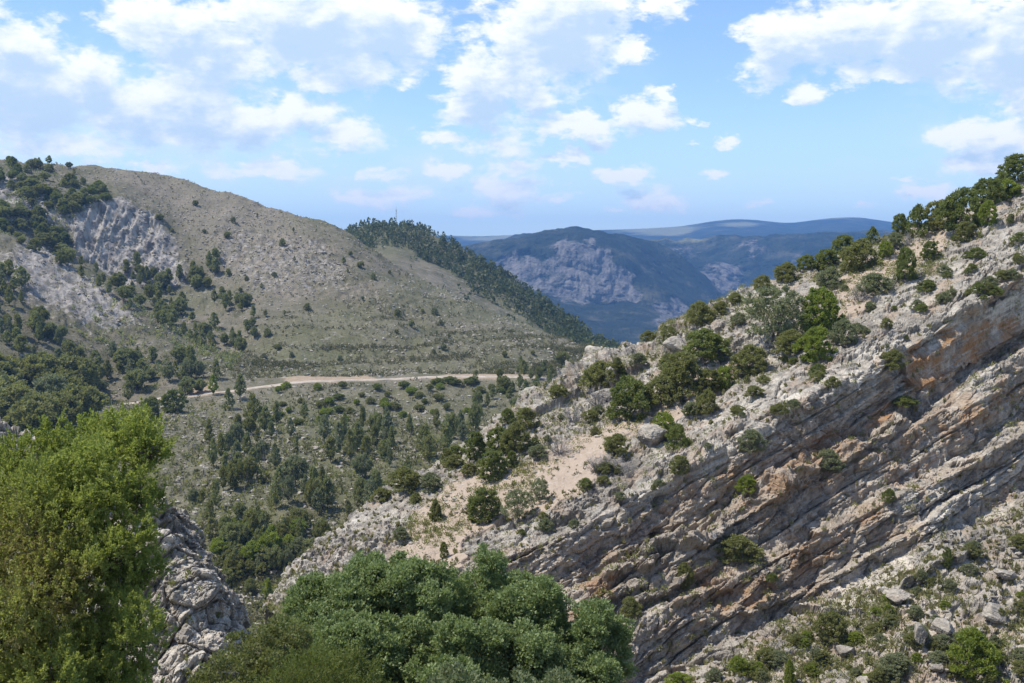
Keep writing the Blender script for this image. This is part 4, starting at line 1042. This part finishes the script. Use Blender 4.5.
scatter([(215, 425), (300, 415), (450, 425), (490, 430), (440, 470), (390, 505), (330, 560), (240, 580), (190, 500)], 100, ['pine', 'pine', 'pine', 'oak'], ['p', 'p', 'o', 'g'], (14, 33), (.45, .75), 'pine_tree', 'slender green pine in the open grove on the valley floor below the dirt road', 'tree', 'pines of the valley grove', SH, 9, 1)
scatter([(205, 530), (300, 520), (330, 560), (290, 600), (230, 600)], 34, ['oak', 'broad', 'spire'], ['o', 'b', 'p'], (14, 24), (.7, 1.2), 'valley_bush', 'rounded green bush in the gully between the crag and the ridge', 'bush', 'bushes of the gully', SH, 8, 2)
scatter([(-20, 385), (75, 392), (85, 420), (70, 440), (40, 440), (-20, 425)], 16, ['oak', 'oak', 'juniper'], ['o', 'g', 'o'], (32, 44), (.9, 1.25), 'oak_tree', 'dusty green broad oak in the thicket where the road disappears', 'tree', 'oaks at the left end of the road', SH, 15, 3)
scatter([(-10, 240), (30, 290), (100, 340), (200, 372), (205, 384), (150, 390), (112, 396), (90, 402), (0, 400)], 72, ['pine', 'oak', 'pine'], ['p', 'p', 'o', 'g'], (8, 22), (.6, 1.0), 'pine_tree', 'dark green tree in the wood on the near spur above the road', 'tree', 'trees of the near spur', SH, 8, 4)
scatter([(60, 262), (120, 262), (175, 280), (215, 260), (262, 330), (240, 364), (150, 322)], 80, ['pine', 'pine', 'oak'], ['p', 'p', 'o'], (9, 18), (.55, .95), 'pine_tree', 'dark pine in the strip of wood below the grey cliff', 'tree', 'pines below the grey cliff', SH, 6, 5)
scatter([(-10, 160), (60, 166), (100, 186), (112, 200), (76, 208), (64, 258), (0, 236)], 80, ['juniper', 'broad', 'oak'], ['d', 'p', 'o'], (6, 12), (.8, 1.4), 'hill_tree', 'dark green tree in the thick scrub wood at the top of the left hill', 'tree', 'trees at the top of the left hill', SH, 5, 6)
scatter([(60, 168), (330, 224), (420, 290), (560, 352), (520, 372), (250, 372), (215, 270), (120, 190)], 50, ['juniper', 'oak', 'pine'], ['o', 'g', 'p'], (3.5, 7.5), (.7, 1.2), 'hill_shrub', 'small lone dark shrub on the open grassy hillside above the road', 'shrub', 'lone shrubs of the open hillside', SH, 10, 7)
scatter([(465, 372), (560, 352), (570, 385), (530, 408), (480, 410)], 22, ['pine', 'spire', 'oak'], ['p', 'o'], (10, 17), (.5, .9), 'pine_tree', 'dark tree at the right-hand end of the road beside the ridge', 'tree', 'trees at the end of the road', SH, 8, 8)
scatter([(240, 384), (430, 384), (530, 380), (520, 412), (250, 425)], 45, ['broad', 'oak'], ['o', 'd', 'b'], (4, 8), (1, 1.8), 'verge_shrub', 'low shrub on the meadow just below the dirt road', 'shrub', 'low shrubs below the road', SH, 9, 9)
for px, py, hp, wp, k, m_, lab in ((190, 369, 26, 17, 'pine', 'p', 'tall lone pine on the slope just above the road'), (179, 360, 16, 15, 'oak', 'p', 'round tree left of the tall lone pine above the road'), (216, 377, 20, 11, 'spire', 'p', 'narrow tree above the road next to the orange bank'),
        (214, 393, 20, 14, 'pine', 'b', 'light green small pine at the road edge by the orange bank'), (241, 397, 24, 16, 'pine', 'p', 'dark pine on the lower road edge past the orange bank'), (229, 408, 22, 13, 'spire', 'p', 'dark pine just below the road'), (150, 417, 22, 20, 'juniper', 'd', 'dark round tree hiding part of the road'), (174, 409, 22, 20, 'juniper', 'd', 'second dark round tree hiding part of the road'),
        (188, 393, 18, 16, 'oak', 'p', 'round dark tree on the upper road edge'), (200, 391, 14, 12, 'oak', 'p', 'small round tree on the upper road edge'), (128, 400, 22, 14, 'pine', 'p', 'green pine above the left end of the road'), (438, 382, 6, 14, 'broad', 'd', 'dark low bush at the lower road edge'), (452, 382, 7, 18, 'broad', 'd', 'wide dark bush at the lower road edge'), (474, 382, 6, 14, 'broad', 'd', 'dark low bush at the lower road edge nearest the ridge'),
        (10, 160, 6, 6, 'oak', 'd', 'small tree on the skyline nearest the picture corner'), (40, 162, 7, 5, 'pine', 'd', 'thin tree on the left hill skyline'), (50, 162, 8, 9, 'pine', 'd', 'pair-forming spreading tree on the left hill skyline'), (70, 166, 6, 6, 'oak', 'd', 'last small tree on the left hill skyline')):
    plant('pine_tree' if k in ('pine', 'spire') else ('leafy_bush' if k == 'broad' else 'oak_tree'), k, m_, SH, px, py, hp, wp, lab, 'bush' if k == 'broad' else 'tree')
rg = np.random.default_rng(8)
for _ in range(46):
    px, py = rg.uniform(165, 330), rg.uniform(425, 505)
    plant('dead_tree', 'snag', 'x', SH, px, py, rg.uniform(14, 26), 16, 'thin bare grey dead trunk standing among the valley pines', 'tree', 'bare dead trunks of the valley')

# ------------------------------------------------------------------ what nobody could count: scrub, tufts, far wood
def stuff(name, pts, h, nq, rel, mat, seed, wide=1.0, up=.5, shape='mound', tintamp=1.0):
    rg = np.random.default_rng(seed); N = len(pts); idx = np.repeat(np.arange(N), nq); hh = h[idx][:, None]
    o = unit(rg.normal(size=(len(idx), 3))) * rg.random((len(idx), 1)) ** .4
    if shape == 'tree':
        t = rg.random(len(idx)); rr = .28 * (1 - t) ** .6 + .03; a = rg.random(len(idx)) * 6.283
        c = np.stack([rr * np.cos(a), rr * np.sin(a), .12 + t * .88], -1)
    else:
        o[:, 2] = np.abs(o[:, 2]); c = o * np.array([.55 * wide, .55 * wide, .9])
    d = o + rg.normal(size=o.shape) * .5 + np.array([0, 0, up])
    v, f = leaf_quads(pts[idx] + c * hh, d, rel * hh[:, 0] * rg.uniform(.7, 1.3, len(idx)), rel * .55 * hh[:, 0], rg)
    tint = np.clip(rg.random(N)[idx] * .8 + rg.random(len(idx)) * .3, 0, 1) * tintamp
    return obj(name, mesh(name, v, f, {'tint': np.repeat(tint, 4)}, [mat]), kind='stuff')
def pick(g, px, py, w, n, seed):
    rg = np.random.default_rng(seed)
    w = np.where((px > -160) & (px < 1180) & (py < 800), w, 0).ravel(); w = w / w.sum()
    return g.reshape(-1, 3)[rg.choice(len(w), n, p=w)]
rg = np.random.default_rng(12)
dn = .35 + .65 * sstep(-.1, .5, vn(HILLP * .03, 301)) 
p = pick(gh, hx, hy, (1 - flat) * dn * (.5 + HG) * (1 + 5 * TERR) * (hy > 150), 32000, 1)
stuff('hillside_scrub', p, rg.uniform(.3, 1.45, len(p)) ** 1.5, 7, .6, M_scrub, 2)
p = pick(gh, hx, hy, (1 - flat) * (HD + .3), 12000, 3)
stuff('dry_hill_tufts', p, rg.uniform(.25, .8, len(p)), 5, .8, M_grass, 4)
p = pick(gh, hx, hy, (inpoly(hx, hy, [(60, 400), (330, 410), (480, 420), (340, 600), (150, 640), (-100, 600)])) * 1.0, 2500, 5)
stuff('valley_undergrowth', p, rg.uniform(.8, 2.4, len(p)), 12, .4, M_olive, 6)
p = pick(gh, hx, hy, np.clip(.2 + vn(HILLP * .02, 305), 0, 1) * inpoly(hx, hy, [(-20, 162), (60, 168), (110, 200), (75, 225), (60, 262), (70, 270), (160, 300), (250, 345), (235, 370), (110, 405), (-100, 420)]), 1000, 7)
stuff('hill_thicket', p, rg.uniform(1.5, 3.4, len(p)), 16, .35, M_pine, 8)
gwx, gwy = project(gwood)
ww = (wgreen + .05) * (1 - wrock) * (gwy < 400)
p = pick(gwood, gwx, gwy, ww, 6500, 9)
stuff('pine_forest', p, rg.uniform(2.5, 7.5, len(p)), 18, .36, leaf_material('forest_needles', (0.045, 0.062, 0.026), (0.115, 0.135, 0.055), .3), 10, shape='tree')
gm = np.clip(green + np.where((rv > 2) & (rv < 3.9), .25, 0), 0, 1) * (rv > 1.6) * np.clip(.3 + vn(gr * .15, 303), .03, 1)
p = pick(gr, bx, by, gm, 6500, 11)
stuff('ridge_scrub', p, rg.uniform(.2, .75, len(p)), 26, .3, M_olive, 12, 1.3)
p = pick(gr, bx, by, np.clip(green + .5 * sand, 0, 1) * (rv > 1.8) * (1 - .85 * (sand > .5) * (rv < 4.2)), 5200, 13)
stuff('dry_grass', p, rg.uniform(.15, .5, len(p)), 14, .8, M_grass, 14, .8, 1.4)
p = pick(gr, bx, by, np.clip(sand, 0, 1) * (rv > 1.8), 700, 15)
stuff('sand_tufts', p, rg.uniform(.15, .5, len(p)), 18, .45, M_scrub, 16, 1.1)
p = pick(gc, *project(gc), np.ones(gc.shape[:2]) * (nk[..., 2] > .25), 260, 17)
stuff('crag_tufts', p, rg.uniform(.1, .4, len(p)), 24, .35, M_olive, 18)
# stones on the sand and the scree
def stones(name, pts, s, mat, seed):
    rg = np.random.default_rng(seed); bm = bmesh.new(); bmesh.ops.create_icosphere(bm, subdivisions=1, radius=1)
    v = np.array([q.co for q in bm.verts]); f = np.array([[w.index for w in q.verts] for q in bm.faces]); bm.free()
    N = len(pts); V = v[None] * rg.uniform(.55, 1.1, (N, len(v), 1)) * s[:, None, None] * np.stack([rg.uniform(.8, 1.5, N), rg.uniform(.8, 1.3, N), rg.uniform(.4, .8, N)], -1)[:, None]
    V = V + pts[:, None] + np.array([0, 0, .1]) * s[:, None, None]
    Fc = f[None] + (np.arange(N) * len(v))[:, None, None]
    z = np.zeros(N * len(v))
    return obj(name, mesh(name, V, Fc.reshape(-1, 3), {'sand': z, 'green': z, 'ochre': z, 'pink': z}, [mat]), kind='stuff')
p = pick(gr, bx, by, (.25 + .25 * sand) * (rv > 1.7) * np.where((rv > 3.6) & (rv < 10), .06, 1), 3000, 19)
_q = pick(gh, hx, hy, (1 - flat) * (.25 + HD + np.clip(vn(HILLP * .04, 311), 0, 1)) * (hy > 150), 20000, 29)
stones('hill_stones', _q, rg.uniform(.2, .95, len(_q)) ** 1.6, M_boulder, 30)
stones('rubble', p, rg.uniform(.08, .38, len(p)) ** 1.2, M_boulder, 20)

# ------------------------------------------------------------------ mast on the wooded hill
pm = S_wood.at(396.5, 222)
o = obj('radio_mast', None, None, 'thin grey lattice mast on the top of the dark wooded hill', 'mast', loc=(pm[0], pm[1], pm[2]))
Hm = 15.5
ps = [tube([(x, y, -1), (x * .6, y * .6, Hm)], .11, 4) for x, y in ((.45, 0), (-.3, .4), (-.3, -.4))]
for k in range(9): z0 = k * Hm / 9; ps.append(tube([(.45, 0, z0), (-.3, .4, z0 + .8), (-.3, -.4, z0 + 1.6)], .07, 4))
obj('lattice_pole', mesh('lattice_pole', *join(ps), mats=[M_grey]), o)
obj('antenna', mesh('antenna', *join([tube([(0, 0, Hm - .5), (0, 0, Hm + 2.5)], .07, 5), tube([(-.6, 0, Hm - 1.2), (.7, 0, Hm - 1.2)], .09, 5)]), mats=[M_grey]), o)

# ------------------------------------------------------------------ foreground trees
def lobes_to_clumps(lobes, dens, seed, inner=.25, flat=1.0):
    """lobes: px,py,radius px,Y  -> clump centres on the outsides of the lobes"""
    rg = np.random.default_rng(seed)
    C = np.array([W(a, b, y) for a, b, r, y in lobes]); Rr = np.array([r * y / F for a, b, r, y in lobes])
    out, own = [], []
    for k in range(len(C)):
        n = int(dens * 4 * np.pi * Rr[k] ** 2)
        d = unit(rg.normal(size=(n, 3))); d[:, 2] *= flat
        q = np.where(rg.random(n) < inner, rg.uniform(.3, .85, n), rg.uniform(.86, 1.06, n))
        lump = 1 + .16 * vn(d * 2.2 + k * 5, seed)
        p = C[k] + d * (Rr[k] * q * lump)[:, None]
        keep = np.ones(n, bool)
        for j in range(len(C)):
            if j != k: keep &= np.linalg.norm(p - C[j], axis=1) > Rr[j] * .72
        out.append(p[keep]); own.append(np.full(keep.sum(), k))
    return np.concatenate(out), np.concatenate(own), C, Rr

def big_tree(name, label, lobes, base, dens, crad, n, L, Wd, mat, seed, r0, up, outw, squash=.75, plume=0.0, dead=None, flatc=1.0, sub=None):
    rg = np.random.default_rng(seed); main = lobes
    if sub:      # break every bough into smaller bunches with gaps between them
        ns, sc, k0 = sub; lobes = []
        for a, b, r, y in main:
            lobes.append((a, b, r * k0, y))
            for d in unit(rg.normal(size=(ns, 3)) + np.array([0, -.25, .35])):
                q = r * rg.uniform(.62, .86); rr = r * sc * rg.uniform(.7, 1.25)
                lobes.append((a + d[0] * q, b - d[2] * q, rr, y + d[1] * q * y / F))
    cl, own, C, Rr = lobes_to_clumps(lobes, dens, seed, flat=flatc)
    base = np.array(base, float)
    root = obj(name, None, None, label, 'tree', loc=tuple(base))
    mid = C.mean(0); fork = base + (mid - base) * np.array([.5, .5, .45])
    ps = [limb(base - (0, 0, .4), fork, r0, r0 * .7, rg, .06, 8, 9)]
    per = 1 + (sub[0] if sub else 0)
    for k in range(len(C)):
        if k % per:
            q = k - k % per; ps.append(limb(C[q], C[k], r0 * .07, r0 * .03, rg, .2, 5, 4)); continue
        ps.append(limb(fork + rg.normal(size=3) * r0 * .3, fork + (C[k] - fork) * .88, r0 * .36, r0 * .09, rg, .12, 8, 6))
        for _ in range(7):
            d = unit(rg.normal(size=3)); ps.append(limb(C[k], C[k] + d * Rr[k] * .8, r0 * .06, r0 * .02, rg, .2, 6, 4))
    v, f = join(ps)
    obj('trunk', mesh('trunk', v - base, f, mats=[M_bark], smooth=True), root)
    cen = C[own] - np.array([0, 0, .3]) * Rr[own][:, None]
    if plume > 0:
        # feathery sprays: leaves strung along an outward, upward axis
        ax = unit(unit(cl - cen) * .9 + np.array([0, 0, .55]) + rg.normal(size=cl.shape) * .45)
        K = len(cl); idx = np.repeat(np.arange(K), n); t = rg.random(len(idx))
        ln = plume * rg.uniform(.6, 1.3, K)
        side = rg.normal(size=(len(idx), 3)); wd = .42 * plume * (1 - t * .8)[:, None]
        c = cl[idx] + ax[idx] * (t * ln[idx])[:, None] + side * wd * .42
        d = ax[idx] + side * .55
        sz = rg.uniform(.7, 1.3, len(idx))
        v, f = leaf_quads(c, d, L * sz, Wd * sz, rg)
        big = .5 + .75 * vn(cl * 1.5, seed + 4)
        tint = np.clip((rg.random(K) * .4 + big * .55)[idx] * .85 + t * .25, 0, 1)
    else:
        v, f, tt = crown(cl, crad * rg.uniform(.7, 1.3, len(cl)), n, L, Wd, rg, cen, up, outw, squash)
        big = .5 + .5 * vn(cl * .55, seed + 4)
        tint = np.clip(tt[::4] * .65 + np.repeat(big, n) * .35, 0, 1); idx = np.repeat(np.arange(len(cl)), n)
    att = {'tint': np.repeat(tint, 4)}
    if dead is not None:
        cx, cy = project(cl); dd = np.zeros(len(cl))
        for (x, y, r, a) in dead: dd = np.maximum(dd, a * np.exp(-((cx - x) ** 2 + (cy - y) ** 2) / r ** 2))
        dd = np.clip(dd * (.4 + 1.2 * rg.random(len(cl))), 0, 1)
        att['dead'] = np.repeat(dd[idx], 4)
    obj('crown', mesh('crown', v - base, f, att, [mat]), root)
    return root

OAK = [(330, 622, 48, 28), (385, 604, 56, 29), (420, 600, 46, 28.4), (300, 645, 36, 27.5), (352, 662, 50, 26.5), (410, 664, 54, 26.5), (486, 604, 54, 29.3), (520, 622, 46, 28.3), (474, 668, 54, 26.5), (535, 672, 46, 26.5), (548, 634, 34, 28), (598, 648, 40, 27.6), (588, 686, 44, 26.6), (330, 710, 50, 25.5), (440, 740, 80, 25.5), (560, 750, 60, 26), (380, 790, 80, 26), (480, 800, 80, 26.5), (440, 650, 46, 31), (530, 665, 50, 31)]
big_tree('oak_tree', 'big round-crowned grey-green oak filling the foreground below the ridge', OAK, (-1.8, 28.5, near_z(-1.8, 28.5)), 24, .17, 52, .085, .05, M_oak, 71, .34, .4, .6, sub=(12, .31, .68))
LT = [(132, 446, 33, 11), (150, 452, 18, 10.8), (98, 448, 30, 11.4), (60, 466, 36, 11.6), (20, 484, 42, 11.4), (-30, 496, 54, 11.6), (96, 488, 42, 10.6), (138, 500, 28, 10.6), (40, 530, 62, 10.6), (118, 560, 42, 10.4), (142, 585, 22, 10.6), (70, 604, 60, 10.2), (0, 620, 70, 10), (122, 640, 40, 10.2), (60, 694, 62, 9.8), (115, 700, 40, 10), (-70, 560, 90, 11.5), (-50, 680, 90, 10.5), (40, 770, 90, 10), (-85, 480, 60, 12.2), (110, 770, 60, 10.2)]
bz = near_z(-5.3, 11.2)
big_tree('cedar_tree', 'nearest tree, feathery yellow-green crown cut by the left edge', LT, (-5.3, 11.3, bz), 120, .1, 56, .030, .013, M_big, 72, .2, .5, .7, plume=.13, sub=(11, .36, .58), dead=[(15, 560, 50, 1.2), (60, 600, 32, .8), (5, 520, 30, .8), (78, 578, 14, 1.2), (20, 640, 40, .6)])
big_tree('leafy_bush', 'pale yellow-green loose bush left of the big oak', [(250, 660, 30, 22), (285, 640, 24, 23), (225, 690, 34, 21), (275, 690, 34, 21.5), (250, 740, 50, 21.5)], (-5, 22, near_z(-5, 22)), 22, .16, 40, .085, .04, leaf_material('pale_bush', (0.09, 0.105, 0.03), (0.19, 0.20, 0.075), .35), 73, .1, .5, .6)['category'] = 'bush'
big_tree('juniper_bush', 'yellow-green feathery juniper tips in front of the big oak', [(322, 690, 34, 19), (352, 684, 24, 19.5), (285, 702, 26, 18.5), (345, 730, 50, 19), (262, 725, 30, 18.5)], (-3.4, 19, near_z(-3.4, 19)), 60, .1, 40, .06, .016, leaf_material('juniper_tips', (0.055, 0.075, 0.02), (0.17, 0.195, 0.05), .35), 74, .08, .8, .6, plume=.36)['category'] = 'bush'
big_tree('leafy_bush', 'light green bush tops poking up at the lower edge before the oak', [(452, 692, 26, 20), (520, 698, 24, 20), (560, 694, 22, 20.5), (480, 730, 50, 20), (550, 730, 44, 20)], (-.3, 20, near_z(-.3, 20)), 30, .14, 46, .075, .04, leaf_material('light_bush', (0.10, 0.125, 0.06), (0.21, 0.24, 0.125), .3), 75, .09, .5, .6)['category'] = 'bush'
print('PLANTED', len(PLANTED), 'objects', len(bpy.data.objects))
